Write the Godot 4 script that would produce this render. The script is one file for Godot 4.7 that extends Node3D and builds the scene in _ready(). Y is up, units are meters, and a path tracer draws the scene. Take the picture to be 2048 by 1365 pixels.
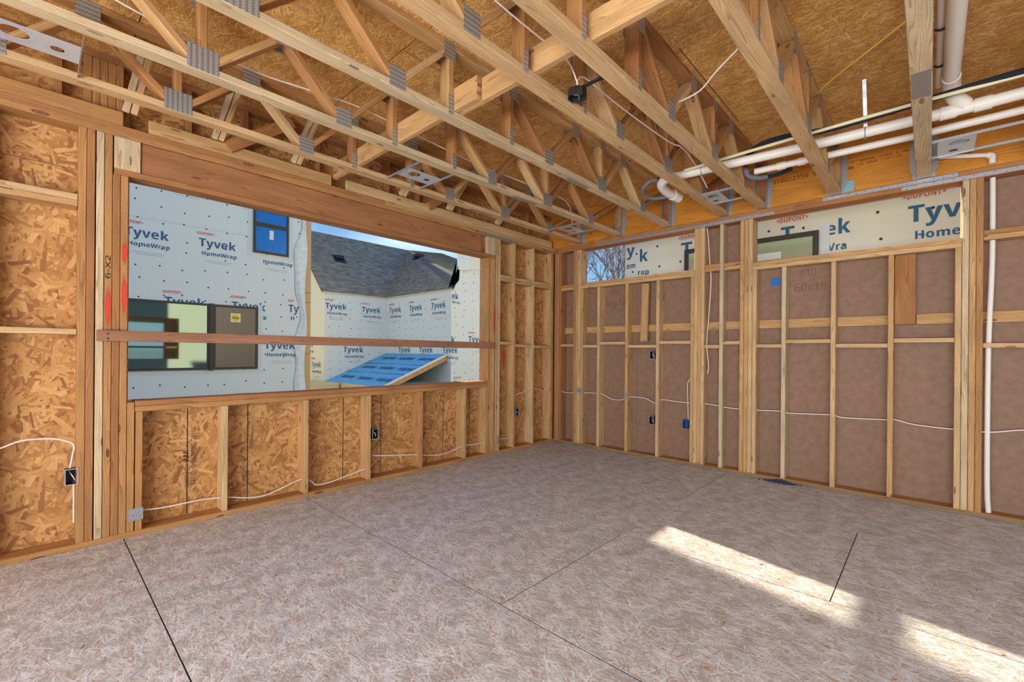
extends Node3D
# A framed room of a house under construction, seen towards the corner of two window walls.
# x runs along the window wall (0 at the corner, negative away from it), z runs along the second wall (0 at the corner), y is up; metres.

const H_PLATE := 2.66      # underside of the top plates
const Y_CHORD := 2.738     # underside of the trusses
const Y_DECK := 3.195      # underside of the deck above
const D := 0.14            # depth of the wall framing

var M := {}
var mesh_cache := {}
var counts := {}
var rng := RandomNumberGenerator.new()


func _ready() -> void:
	rng.seed = 7
	# ---------------------------------------------------------------- camera
	var cam := Camera3D.new()
	cam.name = "camera"
	add_child(cam)
	cam.position = Vector3(-5.0467, 1.2621, 3.8975)
	cam.basis = Basis(Vector3.UP, -0.81999) * Basis(Vector3.BACK, 0.0082)
	cam.projection = Camera3D.PROJECTION_FRUSTUM
	cam.near = 0.05
	cam.far = 300.0
	cam.size = 0.05 * 1365.0 / 893.5
	cam.frustum_offset = Vector2(0.0, 0.05 * 22.41 / 893.5)
	cam.current = true
	# ---------------------------------------------------------------- sky, sun, added fill lights
	var we := WorldEnvironment.new()
	we.name = "environment"
	var env := Environment.new()
	env.background_mode = Environment.BG_SKY
	var sky := Sky.new()
	var sm := ProceduralSkyMaterial.new()
	sm.sky_top_color = Color(0.30, 0.55, 0.88)
	sm.sky_horizon_color = Color(0.66, 0.85, 0.97)
	sm.sky_curve = 0.28
	sm.sky_energy_multiplier = 1.0
	sm.ground_bottom_color = Color(0.36, 0.31, 0.26)
	sm.ground_horizon_color = Color(0.62, 0.66, 0.68)
	sm.sun_angle_max = 20.0
	sm.sky_cover = cloud_texture()
	sm.sky_cover_modulate = Color(1, 1, 1, 0.9)
	sky.sky_material = sm
	env.sky = sky
	env.ambient_light_source = Environment.AMBIENT_SOURCE_SKY
	env.tonemap_mode = Environment.TONE_MAPPER_LINEAR
	env.tonemap_exposure = 1.0
	env.sdfgi_enabled = true
	env.ssao_enabled = true
	env.ssil_enabled = true
	we.environment = env
	add_child(we)
	var sun := DirectionalLight3D.new()
	sun.name = "sun"
	sun.light_color = Color(1.0, 0.93, 0.80)
	sun.light_energy = 4.6
	sun.light_angular_distance = 0.6
	sun.shadow_enabled = true
	add_child(sun)
	sun.look_at_from_position(Vector3.ZERO, -Vector3(0.212, 0.361, -1.0), Vector3.UP)
	# added area lights in the made-up openings behind the camera, brightening the room
	fill_light("fill_side", Vector3(-7.9, 1.55, 4.2), Vector3(1, 0, 0), Vector2(5.0, 2.0), Color(0.78, 0.89, 1.0), 24.0)
	fill_light("fill_upward", Vector3(-7.88, 0.75, 4.2), Vector3(1, 0.7, 0), Vector2(5.0, 0.7), Color(0.98, 0.95, 0.90), 27.0)  # added, tilted upward to brighten the ceiling
	fill_light("fill_rear", Vector3(-3.6, 1.45, 7.9), Vector3(0, 0, -1), Vector2(6.2, 2.3), Color(0.80, 0.90, 1.0), 6.0)

	make_materials()
	build_floor()
	build_ceiling()
	build_window_wall()
	build_side_wall()
	build_far_walls()
	build_trusses()
	build_plumbing()
	build_electrics()
	build_small_things()
	build_outside()


func fill_light(called: String, at: Vector3, facing: Vector3, size: Vector2, col: Color, energy: float) -> void:
	var a := AreaLight3D.new()
	a.name = called
	a.area_size = size
	a.area_normalize_energy = true
	a.light_energy = energy
	a.light_color = col
	a.area_range = 20.0
	a.shadow_enabled = true
	add_child(a)
	a.look_at_from_position(at, at + facing, Vector3.UP)


# ==================================================================== helpers
func numbered(parent: Node, called: String) -> String:
	var key := str(parent.get_instance_id()) + called
	var n: int = counts.get(key, -1) + 1
	counts[key] = n
	return called if n == 0 else "%s_%03d" % [called, n]


func tag(o: Node, label: String, category: String, group := "", kind := "") -> Node:
	o.set_meta("label", label)
	o.set_meta("category", category)
	if group:
		o.set_meta("group", group)
	if kind:
		o.set_meta("kind", kind)
	return o


func thing(called: String, label: String, category: String, at := Vector3.ZERO, group := "", kind := "") -> Node3D:
	var o := Node3D.new()
	o.name = numbered(self, called)
	add_child(o)
	o.position = at
	tag(o, label, category, group, kind)
	return o


func part(parent: Node, called: String, mesh: Mesh, m: Material, xf := Transform3D.IDENTITY) -> MeshInstance3D:
	var o := MeshInstance3D.new()
	o.name = numbered(parent, called)
	o.mesh = mesh
	o.material_override = m
	o.transform = xf
	parent.add_child(o, true)
	return o


# a box with eased edges, its texture laid out in metres along its longest side
func box_mesh(size: Vector3, chamfer: float, scale_u: float, scale_v: float, variant: int) -> ArrayMesh:
	var key := "%d_%d_%d_%d_%d_%d_%d" % [roundi(size.x * 2000), roundi(size.y * 2000), roundi(size.z * 2000), roundi(chamfer * 10000), roundi(scale_u * 1000), roundi(scale_v * 1000), variant]
	if mesh_cache.has(key):
		return mesh_cache[key]
	var off := Vector2(fmod(variant * 0.377 + 0.11, 1.0), fmod(variant * 0.631 + 0.05, 1.0))
	var long_axis := size.max_axis_index()
	var h := size * 0.5
	var c := minf(chamfer, minf(h.x, minf(h.y, h.z)) * 0.45)
	var st := SurfaceTool.new()
	st.begin(Mesh.PRIMITIVE_TRIANGLES)
	var quad := func(pts: Array, n: Vector3, ax: int):
		var a := (ax + 1) % 3
		var b := (ax + 2) % 3
		var u_ax := a
		var v_ax := b
		if b == long_axis:
			u_ax = b
			v_ax = a
		var order := [0, 1, 2, 0, 2, 3] if pts.size() == 4 else [0, 1, 2]
		var fn: Vector3 = (pts[2] - pts[0]).cross(pts[1] - pts[0])
		if fn.dot(n) < 0.0:
			order.reverse()
		for i in order:
			var p: Vector3 = pts[i]
			st.set_normal(n)
			st.set_uv(Vector2((p[u_ax] + h[u_ax]) * scale_u + off.x, (p[v_ax] + ax * 0.13) * scale_v + off.y))
			st.add_vertex(p)
	for ax in 3:
		var a := (ax + 1) % 3
		var b := (ax + 2) % 3
		for s in [-1.0, 1.0]:
			var n := Vector3.ZERO
			n[ax] = s
			var pts := []
			for q in [[-1, -1], [1, -1], [1, 1], [-1, 1]]:
				var p := Vector3.ZERO
				p[ax] = s * h[ax]
				p[a] = q[0] * (h[a] - c)
				p[b] = q[1] * (h[b] - c)
				pts.append(p)
			quad.call(pts, n, ax)
	if c > 0.0:
		for ax in 3:      # edges that run along ax
			var a := (ax + 1) % 3
			var b := (ax + 2) % 3
			for sa in [-1.0, 1.0]:
				for sb in [-1.0, 1.0]:
					var n := Vector3.ZERO
					n[a] = sa * 0.70711
					n[b] = sb * 0.70711
					var pts := []
					for q in [[-1, 0], [1, 0], [1, 1], [-1, 1]]:
						var p := Vector3.ZERO
						p[ax] = q[0] * (h[ax] - c)
						p[a] = sa * (h[a] - (c if q[1] == 0 else 0.0))
						p[b] = sb * (h[b] - (0.0 if q[1] == 0 else c))
						pts.append(p)
					quad.call(pts, n, a)
		for sx in [-1.0, 1.0]:
			for sy in [-1.0, 1.0]:
				for sz in [-1.0, 1.0]:
					var n := Vector3(sx, sy, sz).normalized()
					quad.call([Vector3(sx * h.x, sy * (h.y - c), sz * (h.z - c)), Vector3(sx * (h.x - c), sy * h.y, sz * (h.z - c)), Vector3(sx * (h.x - c), sy * (h.y - c), sz * h.z)], n, 1)
	var m := st.commit()
	mesh_cache[key] = m
	return m


# a piece of sawn lumber from corner to corner
func lum(parent: Node, called: String, lo: Vector3, hi: Vector3, tint := -1, chamfer := 0.003) -> MeshInstance3D:
	var v := rng.randi_range(0, 11)
	var t := tint if tint >= 0 else [0, 1, 1, 2, 2, 3, 4, 1, 0, 2][rng.randi_range(0, 9)] as int
	return part(parent, called, box_mesh(hi - lo, chamfer, 1.0 / 4.8, 1.0 / 0.3, v), M.lumber[t], Transform3D(Basis(), (lo + hi) * 0.5))


# a piece of lumber between two points: width across z, thickness in the plane of the two points
func web(parent: Node, called: String, a: Vector3, b: Vector3, thick: float, deep: float, tint := -1) -> MeshInstance3D:
	var v := rng.randi_range(0, 7)
	var t := tint if tint >= 0 else [1, 2, 3, 2, 1, 0][rng.randi_range(0, 5)] as int
	var length := snappedf(a.distance_to(b), 0.01)
	var x := (b - a).normalized()
	var side := Vector3.BACK if absf(x.dot(Vector3.BACK)) < 0.9 else Vector3.RIGHT
	var y := side.cross(x).normalized()
	var z := x.cross(y)
	return part(parent, called, box_mesh(Vector3(length, thick, deep), 0.003, 1.0 / 4.8, 1.0 / 0.3, v), M.lumber[t], Transform3D(Basis(x, y, z), (a + b) * 0.5))


func panel(parent: Node, called: String, lo: Vector3, hi: Vector3, m: Material, tile := 1.2, chamfer := 0.0015) -> MeshInstance3D:
	var v := rng.randi_range(0, 15)
	return part(parent, called, box_mesh(hi - lo, chamfer, 1.0 / tile, 1.0 / tile, v), m, Transform3D(Basis(), (lo + hi) * 0.5))


func plain_box(parent: Node, called: String, lo: Vector3, hi: Vector3, m: Material, chamfer := 0.002) -> MeshInstance3D:
	return part(parent, called, box_mesh(hi - lo, chamfer, 8.0, 8.0, 0), m, Transform3D(Basis(), (lo + hi) * 0.5))


# a round tube along a line of points
func tube(pts: Array, radius: float, sides := 10, smooth_steps := 0) -> ArrayMesh:
	var line: PackedVector3Array = PackedVector3Array(pts)
	if smooth_steps > 0:
		var cu := Curve3D.new()
		for i in pts.size():
			var p: Vector3 = pts[i]
			var before: Vector3 = pts[maxi(i - 1, 0)]
			var after: Vector3 = pts[mini(i + 1, pts.size() - 1)]
			var tg := (after - before) / 6.0
			cu.add_point(p, -tg, tg)
		line = PackedVector3Array()
		for i in pts.size() - 1:
			for s in smooth_steps:
				line.append(cu.sample(i, float(s) / smooth_steps))
		line.append(pts[pts.size() - 1])
	var st := SurfaceTool.new()
	st.begin(Mesh.PRIMITIVE_TRIANGLES)
	var rings := []
	var prev_n := Vector3.ZERO
	for i in line.size():
		var tdir := (line[mini(i + 1, line.size() - 1)] - line[maxi(i - 1, 0)]).normalized()
		var n := prev_n
		if n == Vector3.ZERO:
			n = Vector3.UP if absf(tdir.y) < 0.9 else Vector3.RIGHT
		n = (n - tdir * n.dot(tdir)).normalized()
		prev_n = n
		var b := tdir.cross(n)
		var ring := []
		for k in sides:
			var ang := TAU * k / sides
			ring.append(n * cos(ang) + b * sin(ang))
		rings.append(ring)
	for i in line.size() - 1:
		for k in sides:
			var k2 := (k + 1) % sides
			for q in [[i, k], [i + 1, k2], [i, k2], [i, k], [i + 1, k], [i + 1, k2]]:
				var d: Vector3 = rings[q[0]][q[1]]
				st.set_normal(d)
				st.set_uv(Vector2(q[1] * 0.1, q[0] * 0.1))
				st.add_vertex(line[q[0]] + d * radius)
	for e in [0, line.size() - 1]:
		var nrm: Vector3 = (line[0] - line[1]).normalized() if e == 0 else (line[e] - line[e - 1]).normalized()
		for k in sides:
			var k2 := (k + 1) % sides
			var tri := [line[e], line[e] + rings[e][k] * radius, line[e] + rings[e][k2] * radius]
			if e != 0:
				tri.reverse()
			if (tri[2] - tri[0]).cross(tri[1] - tri[0]).dot(nrm) < 0.0:
				tri.reverse()
			for p in tri:
				st.set_normal(nrm)
				st.set_uv(Vector2.ZERO)
				st.add_vertex(p)
	return st.commit()


# a flat plate of any outline, thickness along +z of its own axes, with round holes ([x, y, radius])
func plate_mesh(outline: PackedVector2Array, thick: float, holes := [], uv := 1.0) -> ArrayMesh:
	var poly := outline
	if Geometry2D.is_polygon_clockwise(poly):
		poly.reverse()
	var hole_rings := []
	for hl in holes:
		var ring := PackedVector2Array()
		for k in 24:
			ring.append(Vector2(hl[0], hl[1]) + Vector2.from_angle(TAU * k / 24) * hl[2])
		hole_rings.append(ring)
		# cut from the outline to the hole so that one outline remains
		var bi := 0
		var bj := 0
		var best := 1e9
		for i in poly.size():
			for j in ring.size():
				var dd := poly[i].distance_squared_to(ring[j])
				if dd < best:
					best = dd
					bi = i
					bj = j
		var joined := PackedVector2Array()
		for i in bi + 1:
			joined.append(poly[i])
		for j in ring.size() + 1:
			joined.append(ring[(bj - j + ring.size() * 2) % ring.size()])
		joined.append(poly[bi] + Vector2(1e-5, 1e-5))
		for i in range(bi + 1, poly.size()):
			joined.append(poly[i])
		poly = joined
	var idx := Geometry2D.triangulate_polygon(poly)
	var st := SurfaceTool.new()
	st.begin(Mesh.PRIMITIVE_TRIANGLES)
	for side in [0, 1]:
		var z: float = 0.0 if side == 0 else thick
		var n := Vector3(0, 0, -1) if side == 0 else Vector3(0, 0, 1)
		for t in range(0, idx.size(), 3):
			var tri := [idx[t], idx[t + 1], idx[t + 2]]
			var a := Vector3(poly[tri[0]].x, poly[tri[0]].y, z)
			var b := Vector3(poly[tri[1]].x, poly[tri[1]].y, z)
			var c := Vector3(poly[tri[2]].x, poly[tri[2]].y, z)
			if (c - a).cross(b - a).dot(n) < 0.0:
				tri.reverse()
			for i in tri:
				st.set_normal(n)
				st.set_uv(poly[i] * uv)
				st.add_vertex(Vector3(poly[i].x, poly[i].y, z))
	var rims := [outline]
	rims.append_array(hole_rings)
	for r in rims.size():
		var ring: PackedVector2Array = rims[r]
		var cw := Geometry2D.is_polygon_clockwise(ring)
		for i in ring.size():
			var p: Vector2 = ring[i]
			var q: Vector2 = ring[(i + 1) % ring.size()]
			var e := (q - p).normalized()
			var n2 := Vector2(e.y, -e.x)
			if cw != (r > 0):
				n2 = -n2
			var n := Vector3(n2.x, n2.y, 0)
			var v := [Vector3(p.x, p.y, 0), Vector3(q.x, q.y, 0), Vector3(q.x, q.y, thick), Vector3(p.x, p.y, thick)]
			var order := [0, 1, 2, 0, 2, 3]
			if (v[2] - v[0]).cross(v[1] - v[0]).dot(n) < 0.0:
				order.reverse()
			for k in order:
				st.set_normal(n)
				st.set_uv(Vector2.ZERO)
				st.add_vertex(v[k])
	return st.commit()


func flat_poly(pts: Array, thick_dir: Vector3) -> ArrayMesh:
	# a slab: the polygon pts (planar, convex) and its copy moved by thick_dir
	var st := SurfaceTool.new()
	st.begin(Mesh.PRIMITIVE_TRIANGLES)
	var nrm: Vector3 = (pts[1] - pts[0]).cross(pts[2] - pts[0]).normalized()
	if nrm.dot(thick_dir) > 0.0:
		nrm = -nrm
	var ux: Vector3 = (pts[1] - pts[0]).normalized()
	var uy := nrm.cross(ux)
	var add := func(a: Vector3, b: Vector3, c: Vector3, n: Vector3):
		var tri := [a, b, c]
		if (c - a).cross(b - a).dot(n) < 0.0:
			tri.reverse()
		for p in tri:
			st.set_normal(n)
			st.set_uv(Vector2((p - pts[0]).dot(ux), (p - pts[0]).dot(uy)))
			st.add_vertex(p)
	for i in range(1, pts.size() - 1):
		add.call(pts[0], pts[i], pts[i + 1], nrm)
		add.call(pts[0] + thick_dir, pts[i] + thick_dir, pts[i + 1] + thick_dir, -nrm)
	var mid := Vector3.ZERO
	for p in pts:
		mid += p / pts.size()
	for i in pts.size():
		var a: Vector3 = pts[i]
		var b: Vector3 = pts[(i + 1) % pts.size()]
		var n := (b - a).cross(thick_dir).normalized()
		if n.dot((a + b) * 0.5 - mid) < 0.0:
			n = -n
		add.call(a, b, b + thick_dir, n)
		add.call(a, b + thick_dir, a + thick_dir, n)
	return st.commit()


var text_cache := {}
func text_mesh(words: String, bold := true, mono := false) -> TextMesh:
	var key := words + str(bold) + str(mono)
	if text_cache.has(key):
		return text_cache[key]
	var f := SystemFont.new()
	f.font_names = PackedStringArray(["Droid Sans Mono" if mono else "Droid Sans"])
	f.font_weight = 700 if bold else 400
	var t := TextMesh.new()
	t.text = words
	t.font = f
	t.font_size = 64
	t.pixel_size = 0.01
	t.depth = 0.02
	t.curve_step = 2.0
	t.horizontal_alignment = HORIZONTAL_ALIGNMENT_LEFT
	t.vertical_alignment = VERTICAL_ALIGNMENT_CENTER
	text_cache[key] = t
	return t


# lettering: left end at p, written along right, standing up; box height and width in metres (width 0 keeps the font's own)
func letters(parent: Node, called: String, words: String, p: Vector3, right: Vector3, up: Vector3, width: float, height: float, m: Material, bold := true, mono := false) -> void:
	var t := text_mesh(words, bold, mono)
	var bb := t.get_aabb()
	var sy := height / bb.size.y
	var sx := width / bb.size.x if width > 0.0 else sy
	var n := right.cross(up)
	var b := Basis(right * sx, up * sy, n * 0.05)
	var o := part(parent, called, t, m)
	o.transform = Transform3D(b, p - right * sx * bb.position.x - up * sy * bb.position.y)


# ==================================================================== textures and materials
func cloud_texture() -> ImageTexture:
	var w := 1024
	var h := 512
	var n := FastNoiseLite.new()
	n.seed = 5
	n.frequency = 0.9
	n.fractal_octaves = 5
	var data := PackedByteArray()
	data.resize(w * h * 4)
	for y in h:
		var el := (0.5 - (y + 0.5) / h) * PI
		for x in w:
			var az := TAU * x / w
			var d := Vector3(cos(az) * cos(el), sin(el) * 2.2, sin(az) * cos(el)) * 1.6
			var v := clampf((n.get_noise_3d(d.x, d.y * 1.6, d.z) - 0.02) * 2.4, 0.0, 1.0)
			var o := (y * w + x) * 4
			data[o] = 255
			data[o + 1] = 252
			data[o + 2] = 248
			data[o + 3] = int(150.0 * v) if y < h / 2 else 0
	return ImageTexture.create_from_image(Image.create_from_data(w, h, false, Image.FORMAT_RGBA8, data))


func wood_texture() -> ImageTexture:
	var w := 2048
	var h := 256
	var n1 := FastNoiseLite.new()
	n1.seed = 11
	n1.frequency = 1.0
	n1.fractal_octaves = 2
	var n2 := FastNoiseLite.new()
	n2.seed = 23
	n2.frequency = 1.0
	n2.fractal_octaves = 3
	var knots := []
	var r := RandomNumberGenerator.new()
	r.seed = 99
	for i in 9:
		knots.append([r.randf() * w, r.randf() * h, r.randf_range(5.0, 10.0), r.randf_range(0.35, 0.75)])
	var data := PackedByteArray()
	data.resize(w * h * 3)
	for y in h:
		for x in w:
			var bend := 0.0
			var dark := 0.0
			for k in knots:
				var dx: float = absf(x - k[0])
				if dx > 90.0:
					continue
				var dy: float = y - k[1]
				var q: float = (dx * dx) / 1400.0 + (dy * dy) / 300.0
				bend += signf(dy) * 9.0 * exp(-q) if absf(dy) > 0.5 else 0.0
				var e: float = sqrt(dx * dx * 0.35 + dy * dy) / k[2]
				if e < 1.25:
					dark = maxf(dark, k[3] * clampf((1.25 - e) * 3.0, 0.0, 1.0) * (0.72 + 0.28 * sin(e * 9.0)))
			var ring := (y - bend) * 0.115 + 2.6 * n1.get_noise_2d(x * 0.0021, y * 0.016)
			var f := ring - floorf(ring)
			var late := pow(f, 3.0)
			var fine := n2.get_noise_2d(x * 0.012, y * 0.55)
			var stain := n1.get_noise_2d(x * 0.004 + 70.0, y * 0.01)
			var t := 1.0 - 0.17 * late + 0.08 * fine + 0.09 * stain
			var red := t
			var gr := t - 0.07 * late
			var bl := t - 0.13 * late - 0.02
			red *= 1.0 - dark * 0.72
			gr *= 1.0 - dark * 0.86
			bl *= 1.0 - dark * 0.90
			var o := (y * w + x) * 3
			data[o] = clampi(int(red * 236.0), 0, 255)
			data[o + 1] = clampi(int(gr * 236.0), 0, 255)
			data[o + 2] = clampi(int(bl * 236.0), 0, 255)
	var im := Image.create_from_data(w, h, false, Image.FORMAT_RGB8, data)
	im.generate_mipmaps()
	return ImageTexture.create_from_image(im)


var strand_tone := PackedByteArray()
var strand_kind := PackedByteArray()
const SN := 1024

func strand_raster(sd: int, count: int, len_lo: float, len_hi: float, wid_lo: float, wid_hi: float, aligned: float) -> void:
	strand_tone = PackedByteArray()
	strand_kind = PackedByteArray()
	strand_tone.resize(SN * SN)
	strand_kind.resize(SN * SN)
	strand_tone.fill(128)
	var r := RandomNumberGenerator.new()
	r.seed = sd
	for i in count:
		var cx := r.randf() * SN
		var cy := r.randf() * SN
		var ang := r.randfn(0.0, 0.45) if r.randf() < aligned else r.randf() * PI
		var ln := r.randf_range(len_lo, len_hi)
		var wd := r.randf_range(wid_lo, wid_hi)
		var kind := r.randi_range(0, 255)
		var base := r.randf_range(70.0, 200.0)
		var co := cos(ang)
		var si := sin(ang)
		var nv := int(wd / 0.8) + 1
		var nu := int(ln / 0.8) + 1
		var skew := r.randf_range(-0.6, 0.6)
		for j in nv:
			var v := (float(j) / nv - 0.5) * wd
			var edge := -34.0 if j == 0 else (14.0 if j == nv - 1 else 0.0)
			var streak := base + edge + ((j * 7919 + kind * 31) % 37) - 18.0
			var cut := int(absf(v) * absf(skew))
			for k in range(cut, nu - cut):
				var u := (float(k) / nu - 0.5) * ln + v * skew
				var px := int(cx + u * co - v * si) & (SN - 1)
				var py := int(cy + u * si + v * co) & (SN - 1)
				var o := py * SN + px
				strand_tone[o] = clampi(int(streak), 0, 255)
				strand_kind[o] = kind


func mottle(sd: int, amount: float) -> void:
	# patches of paler and greyer weathering over the strands
	var n := FastNoiseLite.new()
	n.seed = sd
	n.frequency = 1.0
	n.fractal_octaves = 4
	for y in SN:
		for x in SN:
			var a := TAU * x / SN
			var b := TAU * y / SN
			var v := n.get_noise_3d(cos(a) * 1.3 + cos(b) * 0.7, sin(a) * 1.3, sin(b) * 1.3 + cos(b) * 0.9)
			var o := y * SN + x
			strand_tone[o] = clampi(int(strand_tone[o] + amount * v), 0, 255)


func strand_texture(dark: Color, mid: Color, light: Color, odd: Color, odd_share: int, contrast: float) -> ImageTexture:
	var lut := PackedByteArray()
	lut.resize(256 * 3)
	for i in 256:
		var t := clampf((i / 255.0 - 0.5) * contrast + 0.5, 0.0, 1.0)
		var c := dark.lerp(mid, t * 2.0) if t < 0.5 else mid.lerp(light, t * 2.0 - 1.0)
		lut[i * 3] = c.r8
		lut[i * 3 + 1] = c.g8
		lut[i * 3 + 2] = c.b8
	var data := PackedByteArray()
	data.resize(SN * SN * 3)
	var orr := odd.r8
	var og := odd.g8
	var ob := odd.b8
	for i in SN * SN:
		var t := strand_tone[i] * 3
		var o := i * 3
		if strand_kind[i] < odd_share:
			data[o] = (lut[t] + orr * 2) / 3
			data[o + 1] = (lut[t + 1] + og * 2) / 3
			data[o + 2] = (lut[t + 2] + ob * 2) / 3
		else:
			data[o] = lut[t]
			data[o + 1] = lut[t + 1]
			data[o + 2] = lut[t + 2]
	var im := Image.create_from_data(SN, SN, false, Image.FORMAT_RGB8, data)
	im.generate_mipmaps()
	return ImageTexture.create_from_image(im)


func noise_texture(freq: float, octaves: int, a: Color, b: Color, sd: int, sz := 512) -> NoiseTexture2D:
	var n := FastNoiseLite.new()
	n.seed = sd
	n.frequency = freq
	n.fractal_octaves = octaves
	var g := Gradient.new()
	g.set_color(0, a)
	g.set_color(1, b)
	var t := NoiseTexture2D.new()
	t.width = sz
	t.height = sz
	t.seamless = true
	t.noise = n
	t.color_ramp = g
	return t


func mat(c: Color, rough := 0.8, metal := 0.0, tex: Texture2D = null) -> StandardMaterial3D:
	var m := StandardMaterial3D.new()
	m.albedo_color = c
	m.roughness = rough
	m.metallic = metal
	m.metallic_specular = 0.4
	if tex:
		m.albedo_texture = tex
	return m


func rgb(r: int, g: int, b: int) -> Color:
	return Color8(r, g, b)


func make_materials() -> void:
	var wood := wood_texture()
	var tints := [rgb(226, 188, 140), rgb(216, 172, 118), rgb(198, 146, 92), rgb(186, 130, 82), rgb(224, 200, 162)]
	M.lumber = []
	for t in tints:
		M.lumber.append(mat(t, 0.78, 0.0, wood))
	M.header = mat(rgb(184, 126, 84), 0.75, 0.0, wood)
	M.brace = mat(rgb(176, 128, 100), 0.75, 0.0, wood)
	M.beam = mat(rgb(222, 148, 52), 0.6, 0.0, wood)
	M.treated = mat(rgb(150, 126, 96), 0.85, 0.0, wood)
	strand_raster(3, 3600, 40.0, 95.0, 6.0, 20.0, 0.3)
	M.osb_wall = mat(Color.WHITE, 0.72, 0.0, strand_texture(rgb(142, 92, 46), rgb(190, 136, 78), rgb(224, 178, 116), rgb(134, 82, 44), 20, 1.05))
	strand_raster(8, 6500, 30.0, 90.0, 2.5, 8.0, 0.75)
	mottle(5, 60.0)
	M.osb_deck = mat(Color.WHITE, 0.72, 0.0, strand_texture(rgb(172, 118, 58), rgb(216, 164, 92), rgb(242, 204, 140), rgb(190, 130, 64), 40, 1.3))
	mottle(6, 60.0)
	M.osb_floor = mat(Color.WHITE, 0.48, 0.0, strand_texture(rgb(164, 162, 162), rgb(202, 205, 209), rgb(234, 239, 246), rgb(172, 146, 126), 24, 1.3))
	M.fiberboard = mat(Color.WHITE, 0.62, 0.0, noise_texture(0.02, 4, rgb(134, 102, 80), rgb(152, 118, 94), 4))
	M.underfloor_dark = mat(rgb(44, 36, 30), 0.95)  # near-black: the shade below the floor put into the colour
	M.galv = mat(rgb(200, 202, 204), 0.42, 0.6, noise_texture(0.05, 3, Color(0.72, 0.72, 0.72), Color(1, 1, 1), 6, 256))
	M.gang = mat(rgb(206, 202, 194), 0.45, 0.45, rib_texture())
	M.tin = mat(rgb(214, 226, 238), 0.35, 0.5)
	M.dark_steel = mat(rgb(70, 70, 72), 0.5, 0.8)
	M.pvc = mat(rgb(238, 228, 214), 0.35)
	M.cpvc = mat(rgb(226, 218, 176), 0.4)
	M.foam = mat(rgb(38, 40, 46), 0.9)
	M.hose = mat(rgb(112, 118, 124), 0.55)
	M.cable = mat(rgb(240, 232, 222), 0.5)
	M.cable_yellow = mat(rgb(226, 196, 70), 0.5)
	M.box_black = mat(rgb(32, 36, 44), 0.5)
	M.box_blue = mat(rgb(30, 84, 150), 0.5)
	M.red_cap = mat(rgb(190, 34, 40), 0.4)
	M.ink = mat(rgb(34, 28, 26), 0.8)
	M.pencil = mat(rgb(126, 94, 74), 0.8)
	M.spray = mat(Color.WHITE, 0.75, 0.0, spray_texture())
	M.spray.transparency = BaseMaterial3D.TRANSPARENCY_ALPHA
	M.blue_tape = mat(rgb(40, 116, 190), 0.6)
	M.pale_blue = mat(rgb(132, 176, 182), 0.6)
	M.grit = mat(rgb(62, 68, 86), 0.9)
	M.wrap = mat(Color.WHITE, 0.6, 0.0, noise_texture(0.012, 4, rgb(204, 211, 207), rgb(226, 231, 227), 9))
	M.wrap_bounce_lit = mat(Color.WHITE, 0.65, 0.0, noise_texture(0.02, 4, rgb(210, 206, 186), rgb(228, 226, 208), 13))  # same house wrap, warm bounced light put into its colour
	M.print_blue = mat(rgb(46, 98, 132), 0.6)
	M.print_red = mat(rgb(204, 92, 80), 0.6)
	M.print_grey = mat(rgb(168, 178, 182), 0.6)
	M.nail_cap = mat(rgb(48, 50, 52), 0.6)
	M.frame_dark = mat(rgb(62, 56, 50), 0.45)
	M.glass = mat(rgb(112, 126, 114), 0.03, 0.9)
	M.glass_pale = mat(rgb(168, 184, 156), 0.12, 0.25)
	M.glass_film = mat(rgb(118, 108, 92), 0.3, 0.2)
	M.blue_film = mat(rgb(26, 112, 190), 0.25, 0.15)
	M.sticker = mat(rgb(236, 206, 48), 0.6)
	M.paper = mat(rgb(222, 226, 216), 0.7)
	M.flashing = mat(rgb(206, 214, 214), 0.6)
	M.shingle = mat(Color.WHITE, 0.95, 0.0, noise_texture(0.09, 3, rgb(150, 147, 138), rgb(206, 201, 188), 17))
	M.shingle.vertex_color_use_as_albedo = true
	M.shingle_b = mat(Color.WHITE, 0.95, 0.0, noise_texture(0.09, 3, rgb(88, 86, 80), rgb(126, 122, 114), 18))
	M.underlay = mat(Color.WHITE, 0.55, 0.0, noise_texture(0.01, 4, rgb(70, 150, 206), rgb(104, 180, 224), 19))
	M.underlay_print = mat(rgb(38, 66, 104), 0.6)
	M.soil = mat(Color.WHITE, 0.95, 0.0, noise_texture(0.02, 5, rgb(148, 128, 104), rgb(186, 168, 142), 21))
	M.bark = mat(rgb(104, 92, 86), 0.9)
	M.vent = mat(rgb(40, 44, 54), 0.6)
	M.fascia = mat(rgb(206, 190, 150), 0.7)


func rib_texture() -> ImageTexture:
	# pressed steel plate: rows of punched teeth, 64 px = 25 mm
	var n := 64
	var data := PackedByteArray()
	data.resize(n * n * 3)
	for y in n:
		for x in n:
			var v := 225 if x < 40 else 170
			var yy := (y + (0 if x < 20 else 16)) % 32
			if (x % 20) > 6 and (x % 20) < 14 and x < 40 and yy > 8 and yy < 22:
				v = 120
			var o := (y * n + x) * 3
			data[o] = v
			data[o + 1] = v
			data[o + 2] = v
	return ImageTexture.create_from_image(Image.create_from_data(n, n, false, Image.FORMAT_RGB8, data))


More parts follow.
